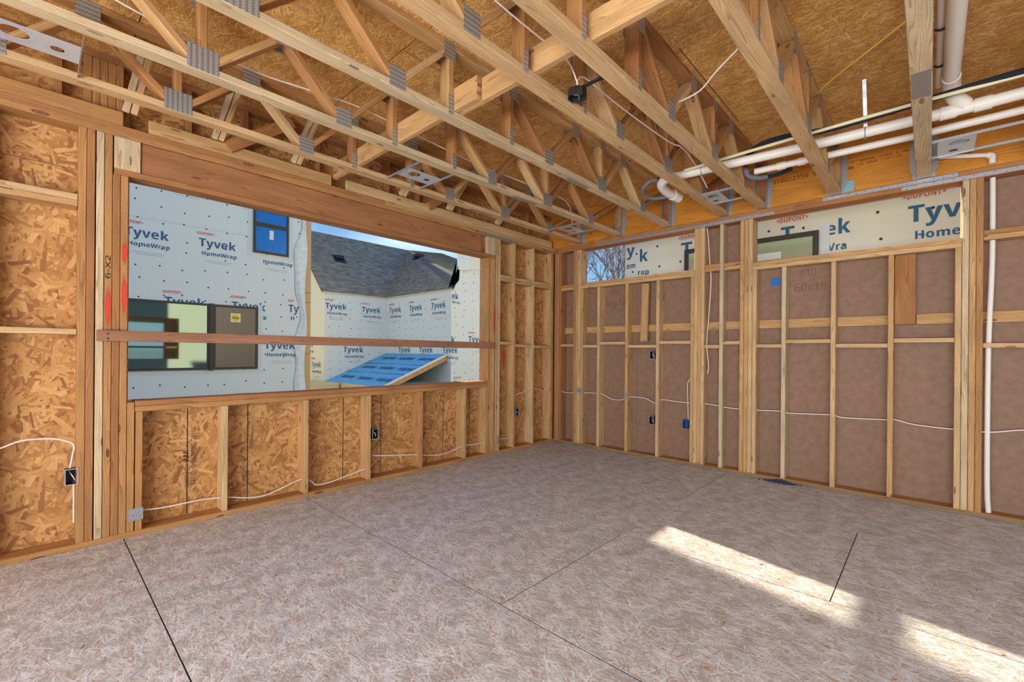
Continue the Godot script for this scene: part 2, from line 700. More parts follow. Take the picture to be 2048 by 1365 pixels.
# ==================================================================== the room
func build_floor() -> void:
	var fl := thing("floor", "pale worn oriented strand board subfloor with open joints", "floor", Vector3.ZERO, "", "structure")
	plain_box(fl, "joist_deck", Vector3(-8.1, -0.5, -0.15), Vector3(0.15, -0.16, 8.1), M.underfloor_dark, 0.0)  # coloured near-black for the shade seen down the joints
	var xs := [-8.1, -7.03, -5.83, -4.63, -3.445, -2.262, -1.05, 0.15]
	for c in xs.size() - 1:
		var zs := [-0.15, 1.115, 3.535, 5.96, 8.1] if c % 2 == 1 else [-0.15, 2.34, 4.76, 7.2, 8.1]
		for k in zs.size() - 1:
			panel(fl, "floor_panel", Vector3(xs[c] + 0.0030, -0.02, zs[k] + 0.0026), Vector3(xs[c + 1] - 0.0030, 0.0, zs[k + 1] - 0.0026), M.osb_floor, 1.0, 0.0005)


	# dark strips in the joints: dirt, with the gap shade put into the colour
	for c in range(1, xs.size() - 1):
		plain_box(fl, "joint_dark", Vector3(xs[c] - 0.0028, -0.018, -0.1), Vector3(xs[c] + 0.0028, -0.0012, 8.0), M.underfloor_dark, 0.0)
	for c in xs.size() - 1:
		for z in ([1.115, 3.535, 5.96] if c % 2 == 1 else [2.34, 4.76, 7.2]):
			plain_box(fl, "joint_dark", Vector3(xs[c] + 0.004, -0.018, z - 0.0024), Vector3(xs[c + 1] - 0.004, -0.0012, z + 0.0024), M.underfloor_dark, 0.0)


func build_ceiling() -> void:
	var ce := thing("ceiling", "golden strand board deck overhead resting on the trusses", "ceiling", Vector3.ZERO, "", "structure")
	var xs := [-8.1, -7.03, -5.83, -4.63, -3.44, -2.265, -1.06, 0.15]
	for c in xs.size() - 1:
		var zs := [-0.15, 1.42, 3.86, 6.3, 8.1] if c % 2 == 0 else [-0.15, 2.73, 5.1, 7.5, 8.1]
		for k in zs.size() - 1:
			panel(ce, "deck_panel", Vector3(xs[c] + 0.0032, Y_DECK, zs[k] + 0.0032), Vector3(xs[c + 1] - 0.0032, Y_DECK + 0.018, zs[k + 1] - 0.0032), M.osb_deck, 1.3, 0.0005)
	for c in range(1, xs.size() - 1):  # dark recessed strips: shade of the deck seams put in as colour
		plain_box(ce, "seam_dark", Vector3(xs[c] - 0.003, Y_DECK + 0.003, -0.1), Vector3(xs[c] + 0.003, Y_DECK + 0.017, 8.0), M.underfloor_dark, 0.0)
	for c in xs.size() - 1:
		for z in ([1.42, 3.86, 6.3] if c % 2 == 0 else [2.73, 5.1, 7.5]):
			plain_box(ce, "seam_dark", Vector3(xs[c] + 0.004, Y_DECK + 0.003, z - 0.003), Vector3(xs[c + 1] - 0.004, Y_DECK + 0.017, z + 0.003), M.underfloor_dark, 0.0)
	plain_box(ce, "deck_cover", Vector3(-8.1, Y_DECK + 0.05, -0.15), Vector3(0.15, Y_DECK + 0.065, 8.1), M.wrap, 0.0)


func build_window_wall() -> void:
	var w := thing("wall_back", "framed wall of studs and strand board around a wide unglazed opening", "wall", Vector3.ZERO, "", "structure")
	var x0 := -8.1
	# plates
	lum(w, "bottom_plate", Vector3(x0, 0, -D), Vector3(0, 0.038, 0), 2)
	lum(w, "top_plate", Vector3(x0, H_PLATE, -D), Vector3(0, H_PLATE + 0.038, 0), 2)
	lum(w, "top_plate", Vector3(x0, H_PLATE + 0.038, -D), Vector3(-2.7, H_PLATE + 0.076, 0), 3)
	lum(w, "top_plate", Vector3(-2.697, H_PLATE + 0.038, -D), Vector3(0.0, H_PLATE + 0.076, 0), 1)
	# full studs: [x low, tint, depth set-back]
	for s in [[-6.9, 2, 0.0], [-6.1, 1, 0.0], [-5.27, 2, 0.0], [-4.859, 2, 0.0], [-4.820, 3, 0.001], [-4.7765, 4, 0.0], [-4.7365, 2, 0.003], [-1.164, 1, 0.0], [-1.1245, 4, 0.002], [-0.846, 1, 0.0], [-0.470, 0, 0.0], [-0.082, 1, 0.0], [-0.043, 2, 0.006]]:
		lum(w, "stud", Vector3(s[0], 0.038, -D), Vector3(s[0] + 0.0375, H_PLATE, -s[2]), s[1])
	# trimmers under the header
	for s in [[-4.697, 3, 0.001], [-4.6575, 2, 0.0], [-1.297, 2, 0.0], [-1.2575, 1, 0.002], [-1.2175, 1, 0.001]]:
		lum(w, "trimmer", Vector3(s[0], 0.038, -D), Vector3(s[0] + 0.0375, 2.41, -s[2]), s[1])
	# header
	part(w, "header", box_mesh(Vector3(3.148, 0.208, 0.076), 0.003, 1.0 / 4.8, 1.0 / 0.3, 3), M.header, Transform3D(Basis(), Vector3(-2.980, 2.553, -0.052)))
	lum(w, "header_block", Vector3(-4.692, 2.4495, -D), Vector3(-4.558, H_PLATE - 0.001, -0.002), 4)
	lum(w, "header_block", Vector3(-1.311, 2.4495, -D), Vector3(-1.1745, H_PLATE - 0.001, -0.002), 4)
	lum(w, "header_block", Vector3(-1.403, 2.4495, -D), Vector3(-1.315, H_PLATE - 0.001, -0.045), 3)
	lum(w, "header_plate", Vector3(-4.692, 2.411, -D), Vector3(-1.172, 2.449, 0.0), 3)
	# sill and cripples
	lum(w, "sill_plate", Vector3(-4.577, 0.876, -D), Vector3(-1.299, 0.913, 0.0), 3)
	lum(w, "sill_plate", Vector3(-4.577, 0.838, -D), Vector3(-1.299, 0.8755, -0.002), 2)
	lum(w, "cripple_stud", Vector3(-4.6175, 0.038, -D), Vector3(-4.580, 0.905, 0.0), 2)
	for s in [-4.574, -4.067, -3.462, -2.875, -2.273, -1.669, -1.336]:
		lum(w, "cripple_stud", Vector3(s, 0.038, -D), Vector3(s + 0.0375, 0.8375, -0.001), [1, 2, 1, 2, 1, 0, 1][int(absf(s) * 10) % 7])
	# blocking
	for b in [[-5.232, -4.861], [-1.086, -0.848], [-0.807, -0.472], [-0.431, -0.084]]:
		var dy := 0.0 if b[0] > -1.0 else 0.004
		lum(w, "block", Vector3(b[0], 2.150 + dy, -D), Vector3(b[1], 2.1875 + dy, -0.001), 1)
		lum(w, "block", Vector3(b[0], 2.189 + dy, -D), Vector3(b[1], 2.2265 + dy, -0.003), 0)
	for b in [[-5.232, -4.861, 1.350], [-1.086, -0.848, 1.357], [-0.807, -0.472, 1.330], [-0.431, -0.084, 1.322]]:
		lum(w, "block", Vector3(b[0], b[2], -D), Vector3(b[1], b[2] + 0.036, -0.002), 0)
	# sheathing round the opening
	var zo := -D - 0.0115
	for q in [[x0, -5.99, -0.25, 2.3], [x0, -5.99, 2.303, 3.22], [-5.987, -4.60, -0.25, 2.42], [-5.987, -4.60, 2.423, 3.22], [-4.597, -3.455, -0.25, 0.905], [-3.452, -2.255, -0.25, 0.905], [-2.252, -1.299, -0.25, 0.905], [-1.297, -0.445, -0.25, 2.42], [-0.442, 0.15, -0.25, 2.42], [-4.597, -3.455, 2.418, 3.22], [-3.452, -2.255, 2.418, 3.22], [-2.252, -0.73, 2.423, 3.22], [-0.727, 0.15, 2.423, 3.22]]:
		panel(w, "sheathing_panel", Vector3(q[0], q[2], zo), Vector3(q[1], q[3], -D), M.osb_wall, 1.5)
	# nailing guide lines and grade stamp printed on the sheathing
	for x in [-4.259, -3.856, -3.452, -3.048, -2.652, -2.255, -1.861, -1.467]:
		plain_box(w, "printed_line", Vector3(x - 0.003, 0.04, -D), Vector3(x + 0.003, 0.83, -D + 0.0008), M.ink, 0.0)
	letters(w, "lettering", "RATED SHEATHING 24/16", Vector3(-4.204, 0.250, -D + 0.0005), Vector3.UP, Vector3.LEFT, 0.43, 0.032, M.ink, true, true)
	letters(w, "lettering", "APA", Vector3(-4.248, 0.430, -D + 0.0005), Vector3.UP, Vector3.LEFT, 0.08, 0.036, M.ink, true)
	letters(w, "lettering", "EXPOSURE 1", Vector3(-4.246, 0.245, -D + 0.0005), Vector3.UP, Vector3.LEFT, 0.16, 0.026, M.ink, true, true)
	# house wrap on the outer face
	for q in [[x0, -4.60, -0.25, 6.4], [-1.30, 0.15, -0.25, 6.4], [-4.60, -1.30, -0.25, 0.895], [-4.60, -1.30, 2.43, 6.4]]:
		plain_box(w, "wrap_sheet", Vector3(q[0], q[2], zo - 0.002), Vector3(q[1], q[3], zo - 0.0003), M.wrap, 0.0)
	# boards on edge on the plates, where the trusses bear
	for b in [[x0, -4.648, 2], [-4.516, -3.242, 1], [-3.098, -0.062, 0]]:
		lum(w, "ledger_board", Vector3(b[0], 2.7365, -0.038), Vector3(b[1], 2.8255, 0.0), b[2])
	# upright rim framing behind the boards
	for x in [-7.2, -6.4, -5.62, -4.97, -4.30, -3.93, -3.36, -2.66, -2.30, -1.72, -1.10, -0.52]:
		lum(w, "rim_stud", Vector3(x, 2.7365, -D), Vector3(x + 0.038, Y_DECK - 0.04, -0.052), 3)
	for k in 5:
		lum(w, "rim_stud", Vector3(-4.835 + k * 0.039, 2.7365, -D), Vector3(-4.7975 + k * 0.039, Y_DECK - 0.04, -0.062), 2)
	lum(w, "rim_plate", Vector3(x0, Y_DECK - 0.039, -D), Vector3(-0.001, Y_DECK - 0.001, -0.051), 3)
	# the red spray marks and the pencil notes of the framers
	spray(w, Vector3(-4.718, 1.535, -0.0015), 0.0185, 0.16)
	spray(w, Vector3(-4.6385, 1.90, 0.0010), 0.0185, 0.09)
	spray(w, Vector3(-4.6385, 1.62, 0.0010), 0.0185, 0.16)
	spray(w, Vector3(-1.1985, 1.66, 0.0008), 0.0185, 0.24)
	spray(w, Vector3(-0.88, 1.19, -0.1385), 0.03, 0.17)
	letters(w, "lettering", "6-X2", Vector3(-4.706, 1.72, -0.0025), Vector3.UP, Vector3.LEFT, 0.15, 0.026, M.ink, false)
	# galvanised strap over the plate joint
	plate_strap(w, Vector3(-1.45, H_PLATE + 0.004, 0.0006), Vector3(-0.80, H_PLATE + 0.034, 0.002))


func spray(parent: Node, at: Vector3, rx: float, ry: float) -> void:
	part(parent, "paint_mark", spray_mesh(rx, ry), M.spray, Transform3D(Basis(), at))


func spray_mesh(rx: float, ry: float) -> QuadMesh:
	var q := QuadMesh.new()
	q.size = Vector2(rx, ry) * 2.0
	return q


func spray_texture() -> ImageTexture:
	# droplets of paint, dense in the middle and thinning out
	var w := 64
	var h := 192
	var n := FastNoiseLite.new()
	n.seed = 41
	n.frequency = 0.25
	var data := PackedByteArray()
	data.resize(w * h * 4)
	for y in h:
		for x in w:
			var d := Vector2((x - w * 0.5) / (w * 0.5), (y - h * 0.5) / (h * 0.5)).length()
			var a := clampf((1.0 - d) * 1.7 + 0.5 * n.get_noise_2d(x, y) - 0.12, 0.0, 0.85)
			var o := (y * w + x) * 4
			data[o] = 232
			data[o + 1] = 70
			data[o + 2] = 56
			data[o + 3] = int(a * 255.0)
	return ImageTexture.create_from_image(Image.create_from_data(w, h, false, Image.FORMAT_RGBA8, data))


func plate_strap(parent: Node, lo: Vector3, hi: Vector3) -> void:
	var o := plain_box(parent, "strap", lo, hi, M.galv, 0.0004)
	# nail heads along the strap
	var st := SurfaceTool.new()
	st.begin(Mesh.PRIMITIVE_TRIANGLES)
	var along_x := hi.x - lo.x > hi.z - lo.z
	var length := maxf(hi.x - lo.x, hi.z - lo.z)
	var dot := SphereMesh.new()
	dot.radius = 0.0042
	dot.height = 0.005
	dot.radial_segments = 8
	dot.rings = 3
	var n := int(length / 0.055)
	for i in n:
		var s := (i + 0.5) / n * length
		var y := lerpf(lo.y, hi.y, 0.3 if i % 2 == 0 else 0.7)
		var p := Vector3(lo.x + s, y, hi.z) if along_x else Vector3(lo.x, y, lo.z + s)
		st.append_from(dot, 0, Transform3D(Basis(), p - o.position))
	part(o, "nail_heads", st.commit(), M.dark_steel).set_meta("kind", "stuff")


func build_side_wall() -> void:
	var w := thing("wall_right", "framed wall of pale studs over brown fibreboard with two high openings", "wall", Vector3.ZERO, "", "structure")
	var z1 := 8.1
	lum(w, "bottom_plate", Vector3(0, 0, 0.001), Vector3(D, 0.038, z1))
	part(w, "bottom_plate_edge", box_mesh(Vector3(0.004, 0.030, z1 - 0.01), 0.001, 1.0 / 4.8, 1.0 / 0.3, 2), M.treated, Transform3D(Basis(), Vector3(-0.0022, 0.016, z1 * 0.5)))
	lum(w, "top_plate", Vector3(0, H_PLATE, 0.001), Vector3(D, H_PLATE + 0.038, z1), 3)
	lum(w, "top_plate", Vector3(0, H_PLATE + 0.038, 0.001), Vector3(D, H_PLATE + 0.076, z1), 3)
	for s in [[0.006, 3, 0.002], [0.045, 2, 0.0], [0.084, 3, 0.004], [0.331, 2, 0.0], [0.370, 1, 0.001], [0.409, 0, 0.0], [1.970, 0, 0.0], [2.008, 1, 0.002], [2.046, 0, 0.0], [2.241, 4, 0.0], [2.446, 1, 0.001], [2.486, 1, 0.004], [2.526, 0, 0.0], [4.087, 4, 0.0], [4.127, 1, 0.002], [4.166, 2, 0.0], [4.60, 1, 0.0], [5.0, 1, 0.0], [5.6, 1, 0.0], [6.2, 1, 0.0], [6.8, 1, 0.0], [7.4, 1, 0.0]]:
		lum(w, "stud", Vector3(s[2], 0.038, s[0]), Vector3(D, H_PLATE, s[0] + 0.0375), s[1])
	for s in [0.449, 0.710, 1.118, 1.524, 1.931, 2.566, 2.829, 3.229, 3.636, 4.047]:
		lum(w, "cripple_stud", Vector3(0.0005, 0.038, s), Vector3(D, 2.129, s + 0.0375), [0, 1, 0, 4, 1][int(s * 10) % 5])
	for q in [[0.448, 1.9685], [2.565, 4.0855]]:
		lum(w, "sill_plate", Vector3(0, 2.168, q[0]), Vector3(D, 2.205, q[1]), 1)
		lum(w, "sill_plate", Vector3(0.001, 2.130, q[0]), Vector3(D, 2.1675, q[1]), 0)
	for b in [[0.123, 0.329, 2.124], [2.085, 2.240, 2.164], [2.280, 2.444, 2.160], [4.205, 4.598, 2.166]]:
		lum(w, "block", Vector3(0.001, b[2], b[0]), Vector3(D, b[2] + 0.0375, b[1]), 1)
		lum(w, "block", Vector3(0.003, b[2] + 0.0385, b[0]), Vector3(D, b[2] + 0.076, b[1]), 2)
	for b in [[0.123, 0.329, 1.345], [0.488, 0.709, 1.332], [0.749, 1.117, 1.370], [1.157, 1.523, 1.329], [1.563, 1.930, 1.372], [2.085, 2.240, 1.324], [2.280, 2.444, 1.364], [2.605, 2.828, 1.328], [2.868, 3.228, 1.371], [3.268, 3.635, 1.328], [3.675, 4.046, 1.372], [4.205, 4.598, 1.327]]:
		lum(w, "block", Vector3(0.002, b[2], b[0]), Vector3(D, b[2] + 0.0365, b[1]), 0)
	for b in [[0.123, 0.329], [0.488, 0.709], [0.749, 1.117], [1.157, 1.523], [1.563, 1.930], [2.085, 2.240], [2.280, 2.444], [2.605, 2.828], [2.868, 3.228], [3.268, 3.635], [3.816, 4.046], [4.205, 4.598]]:
		lum(w, "flat_block", Vector3(D - 0.039, 1.528, b[0]), Vector3(D - 0.0005, 1.616, b[1]), 1)
	# brown sheathing, left open at the two windows
	for q in [[-0.15, 0.452, -0.25, 2.74], [0.4535, 1.213, -0.25, 2.196], [1.2145, 1.962, -0.25, 2.196], [1.9635, 2.572, -0.25, 2.74], [2.5735, 3.651, -0.25, 2.196], [3.6525, 4.078, -0.25, 2.196], [4.0795, 4.872, -0.25, 2.74], [4.8735, 6.09, -0.25, 2.74], [6.0915, 8.1, -0.25, 2.74], [0.452, 1.963, 2.652, 2.74], [2.5725, 4.079, 2.652, 2.74]]:
		panel(w, "fibreboard_panel", Vector3(D, q[2], q[0]), Vector3(D + 0.008, q[3], q[1]), M.fiberboard, 0.9)
	for q in [[2.565, 4.0855], [0.448, 1.9685]]:
		lum(w, "jamb_strip", Vector3(D - 0.03, 2.206, q[1] - 0.004), Vector3(D + 0.012, H_PLATE, q[1]), 4)
	# straps on the plates
	plate_strap(w, Vector3(-0.0016, H_PLATE + 0.004, 0.70), Vector3(-0.0004, H_PLATE + 0.035, 2.76))
	plate_strap(w, Vector3(-0.0016, H_PLATE + 0.041, 3.16), Vector3(-0.0004, H_PLATE + 0.072, 4.06))
	plate_strap(w, Vector3(-0.0016, H_PLATE + 0.004, 3.72), Vector3(-0.0004, H_PLATE + 0.035, 4.75))
	# pencil notes
	letters(w, "lettering", "A10", Vector3(D - 0.0008, 2.035, 2.955), Vector3(0, 0, 1), Vector3.UP, 0.135, 0.075, M.pencil, false)
	letters(w, "lettering", "60x18", Vector3(D - 0.0008, 1.885, 2.915), Vector3(0, 0, 1), Vector3.UP, 0.26, 0.085, M.pencil, false)
	letters(w, "lettering", "A10", Vector3(D - 0.0008, 2.01, 0.82), Vector3(0, 0, 1), Vector3.UP, 0.15, 0.085, M.pencil, false)
	letters(w, "lettering", "60x18", Vector3(D - 0.0008, 1.87, 0.77), Vector3(0, 0, 1), Vector3.UP, 0.28, 0.085, M.pencil, false)
	plain_box(w, "tape_scrap", Vector3(D - 0.001, 1.965, 2.70), Vector3(D - 0.0002, 2.04, 2.79), M.blue_tape, 0.0)
	# the deep beam on top of this wall
	var bm := thing("rim_beam", "deep orange laminated beam with printed grade marks above the fibreboard wall", "beam", Vector3.ZERO)
	part(bm, "beam_body", box_mesh(Vector3(0.089, Y_DECK - H_PLATE - 0.078, 8.2), 0.002, 1.0 / 4.8, 1.0 / 0.6, 5), M.beam, Transform3D(Basis(), Vector3(0.0455, (Y_DECK + H_PLATE + 0.076) * 0.5, 4.0)))
	letters(bm, "lettering", "3100/2150 SP", Vector3(0.0006, 2.962, 2.745), Vector3(0, 0, 1), Vector3(0, 1, 0), 0.40, 0.038, M.ink, true, true)
	letters(bm, "lettering", "LVL GRADE 1750 2.0E", Vector3(0.0006, 2.995, 3.345), Vector3(0, 0, 1), Vector3(0, 1, 0), 0.42, 0.020, M.ink, true, true)
	letters(bm, "lettering", "LVL GRADE 1750 2.0E", Vector3(0.0006, 2.965, 3.42), Vector3(0, 0, 1), Vector3(0, 1, 0), 0.30, 0.018, M.ink, true, true)
	plain_box(bm, "delivery_tag", Vector3(-0.001, 2.75, 3.315), Vector3(-0.0002, 2.845, 3.395), M.pale_blue, 0.0)
	# brace nailed across the wide opening
	var br := thing("brace_board", "long brown board nailed level across the wide opening", "board", Vector3(-3.0, 1.32, 0.02))
	web(br, "board", Vector3(-1.77, 0.028, 0.0005), Vector3(1.765, 0.020, 0.0005), 0.072, 0.036, 3).material_override = M.brace
	for s in [-1, 1]:
		for k in 2:
			var head := SphereMesh.new()
			head.radius = 0.006
			head.height = 0.005
			head.radial_segments = 10
			head.rings = 4
			part(br, "nail_head", head, M.dark_steel, Transform3D(Basis(Vector3.RIGHT, PI / 2), Vector3(s * 1.72, 0.01 + 0.03 * k, 0.0185)))
	# loose boards caught in the stud bays
	var sb := thing("scrap_board", "short pale board hanging below the sill of the opening beside the corner", "board", Vector3(0.06, 1.405, 1.355))
	part(sb, "board", box_mesh(Vector3(0.038, 0.71, 0.089), 0.003, 1.0 / 4.8, 1.0 / 0.3, 4), M.lumber[1], Transform3D(Basis(Vector3.RIGHT, 0.025), Vector3(0.0, 0.355, 0.0)))
	var wb := thing("wide_board", "wide orange board wedged flat between studs under the high opening with printed wrap", "board", Vector3(0.075, 1.53, 3.744))
	part(wb, "board", box_mesh(Vector3(0.038, 0.597, 0.137), 0.003, 1.0 / 4.8, 1.0 / 0.3, 7), M.lumber[3], Transform3D(Basis(), Vector3(0.0, 0.2985, 0.0)))


func build_far_walls() -> void:
	# the two unseen sides of the room, their wide openings made up for light
	var wl := thing("wall_left", "unseen strand board wall with a wide opening added for light", "wall", Vector3.ZERO, "", "structure")
	for q in [[-0.15, 1.6, -0.02, 3.2], [6.8, 8.1, -0.02, 3.2], [1.6, 6.8, 2.62, 3.2], [1.6, 6.8, -0.02, 0.25]]:
		panel(wl, "sheathing_panel", Vector3(-8.1, q[2], q[0]), Vector3(-8.0, q[3], q[1]), M.osb_wall, 1.5)
	var wf := thing("wall_front", "unseen strand board wall with a broad opening added for light", "wall", Vector3.ZERO, "", "structure")
	for q in [[-8.1, -6.8, -0.02, 3.2], [-0.45, 0.15, -0.02, 3.2], [-6.8, -0.45, 2.62, 3.2], [-6.8, -0.45, -0.02, 0.25]]:
		panel(wf, "sheathing_panel", Vector3(q[0], q[2], 8.0), Vector3(q[1], q[3], 8.1), M.osb_wall, 1.5)


# ==================================================================== trusses
const ORDINAL := ["first", "second", "third", "fourth", "fifth", "sixth", "seventh", "eighth", "ninth"]

func build_trusses() -> void:
	var zc := [0.437, 1.03, 1.664, 2.287, 2.652, 3.258, 3.858, 4.47, 5.08]
	for i in zc.size():
		truss(zc[i], i)
	# joist hangers on the beam
	for i in 7:
		var hg := thing("joist_hanger", "galvanised hanger holding the %s roof-side truss end to the orange beam" % ORDINAL[i], "hanger", Vector3(-0.0015, 2.74, zc[i]), "hangers along the orange beam")
		hg.set_meta("label", "galvanised steel hanger at the beam end of the %s truss out from the wide opening" % ORDINAL[i])
		for s in [-1.0, 1.0]:
			var pts := PackedVector2Array()
			for q in [[0.0, 0.0], [0.022, 0.0], [0.024, 0.05], [0.040, 0.085], [0.044, 0.20], [0.040, 0.30], [0.030, 0.36], [0.0, 0.36]]:
				pts.append(Vector2(q[0], q[1]))
			# side flange on the beam face; seat side along the truss
			var o := part(hg, "flange", plate_mesh(pts, 0.0015, [], 6.0), M.galv)
			o.transform = Transform3D(Basis(Vector3(0, 0, s), Vector3.UP, Vector3(-s, 0, 0)), Vector3(0.001 if s > 0 else -0.0005, 0.0, s * 0.0465))
			plain_box(hg, "side_plate", Vector3(-0.055, 0.0, s * 0.0455 - 0.0007), Vector3(0.0, 0.30, s * 0.0455 + 0.0007), M.galv, 0.0)
		plain_box(hg, "seat", Vector3(-0.055, -0.0022, -0.0455), Vector3(0.0, -0.0008, 0.0455), M.galv, 0.0)
	# strongback planks through the openings of the trusses
	var s1 := thing("strongback", "plank on edge threaded through the trusses by the wide opening wall", "plank", Vector3(-3.235, Y_CHORD + 0.0385, 1.0))
	lum(s1, "plank", Vector3(-0.019, 0.0, -0.95), Vector3(0.019, 0.14, 0.92), 1)
	var s2 := thing("strongback", "plank on edge lapped beside another and running on through the outer trusses", "plank", Vector3(-3.194, Y_CHORD + 0.0385, 4.4))
	lum(s2, "plank", Vector3(-0.019, 0.0, -2.72), Vector3(0.019, 0.14, 3.0), 1)
	# slanting braces between the first truss and the wall plate
	var k := 0
	for b in [[-4.64, 0.15, 0.06], [-4.14, 0.14, 0.05], [-3.58, 0.14, 0.05], [-2.55, 0.14, 0.06], [-1.95, 0.14, 0.05], [-1.2, 0.14, 0.06]]:
		var bt := thing("slanting_brace", "pair of pale sticks leaning from plate to deck, %s from the sidelong end" % ORDINAL[k], "brace", Vector3(b[0], 2.80, 0.0), "slanting braces over the wide opening")
		bt.set_meta("label", "pair of pale slanting sticks over the wide opening, %s pair from the corner" % ORDINAL[5 - k])
		web(bt, "stick", Vector3(0.0, 0.03, 0.02), Vector3(0.06, 0.385, 0.30), 0.036, 0.036, 4)
		web(bt, "stick", Vector3(0.042, 0.03, 0.02), Vector3(0.102, 0.385, 0.30), 0.036, 0.036, 0)
		k += 1
	# diagonal braces in the plane of the first truss bay
	for x in [-4.05, -2.2]:
		var db := thing("diagonal_brace", ("long diagonal brace over the %s of the wide opening" % ("red painted end" if x < -3.0 else "corner end")), "brace", Vector3(x, 2.78, -0.02), "diagonal braces over the wide opening")
		web(db, "stick", Vector3(0.0, 0.02, 0.03), Vector3(0.46, 0.37, 0.05), 0.089, 0.036, 3)


func truss(z: float, i: int) -> void:
	var t := thing("floor_truss", "open web timber truss with steel plates, %s out from the wide opening" % ORDINAL[i], "truss", Vector3(0, Y_CHORD, z), "floor trusses overhead")
	var hw := 0.0445
	var top := Y_DECK - Y_CHORD - 0.001
	var tint := [0, 4, 4, 0, 0, 0, 4, 0, 0][i] as int
	lum(t, "bottom_chord", Vector3(-6.35, 0.0, -hw), Vector3(-0.004, 0.038, hw), tint)
	lum(t, "top_chord", Vector3(-6.35, top - 0.038, -hw), Vector3(-0.004, top, hw), [2, 3, 1, 2, 3, 1, 2, 1, 1][i])
	var yb := 0.039
	var yt := top - 0.039
	var uprights := [-0.028, -1.51, -2.722, -3.278, -4.44, -5.95]
	for x in uprights:
		lum(t, "web", Vector3(x - 0.019, yb, -hw), Vector3(x + 0.019, yt, hw), [1, 2, 3, 2][rng.randi_range(0, 3)])
	for d in [[-0.07, -0.70, 0], [-1.13, -0.74, 1], [-1.13, -1.47, 1], [-1.93, -1.55, 1], [-1.93, -2.27, 1], [-2.70, -2.31, 1], [-3.30, -3.64, 1], [-4.03, -3.68, 1], [-4.03, -4.40, 1], [-4.85, -4.48, 1], [-4.85, -5.18, 1], [-5.9, -5.22, 0]]:
		var a := Vector3(d[0], yt - 0.014 if d[2] == 1 else yt - 0.02, 0)
		var b := Vector3(d[1], yb + 0.014, 0)
		web(t, "web", a, b, 0.037, hw * 2.0 - 0.001)
	# pressed steel plates at the joints, both faces
	for s in [-1.0, 1.0]:
		for p in [[-1.51, 0.142, 0.002, 0.125], [-2.29, 0.104, 0.002, 0.118], [-2.722, 0.038, 0.004, 0.125], [-3.278, 0.038, 0.004, 0.125], [-3.66, 0.104, 0.002, 0.118], [-4.44, 0.142, 0.002, 0.125], [-5.20, 0.104, 0.002, 0.118], [-0.72, 0.104, 0.002, 0.118], [-0.05, 0.076, 0.004, 0.10], [-1.13, 0.104, top - 0.115, 0.112], [-1.93, 0.104, top - 0.115, 0.112], [-2.71, 0.09, top - 0.115, 0.112], [-3.29, 0.09, top - 0.115, 0.112], [-4.03, 0.104, top - 0.115, 0.112], [-4.85, 0.104, top - 0.115, 0.112], [-1.51, 0.076, top - 0.08, 0.078], [-4.44, 0.076, top - 0.08, 0.078]]:
			var m := box_mesh(Vector3(p[1], p[3], 0.0014), 0.0, 40.0, 40.0, 0)
			part(t, "connector_plate", m, M.gang, Transform3D(Basis(), Vector3(p[0], p[2] + p[3] * 0.5, s * (hw + 0.0009))))
	# splice plate under the bottom chord
	if i in [0, 1, 2, 6]:
		var xa: float = [-1.985, -1.955, -1.98, 0.0, 0.0, 0.0, -1.912][i]
		var wz := 0.045 if i < 3 else 0.080
		part(t, "splice_plate", box_mesh(Vector3(0.318, 0.0014, wz), 0.0, 40.0, 40.0, 0), M.gang, Transform3D(Basis(), Vector3(xa + 0.159, -0.0008, -0.012 if i < 3 else 0.0)))


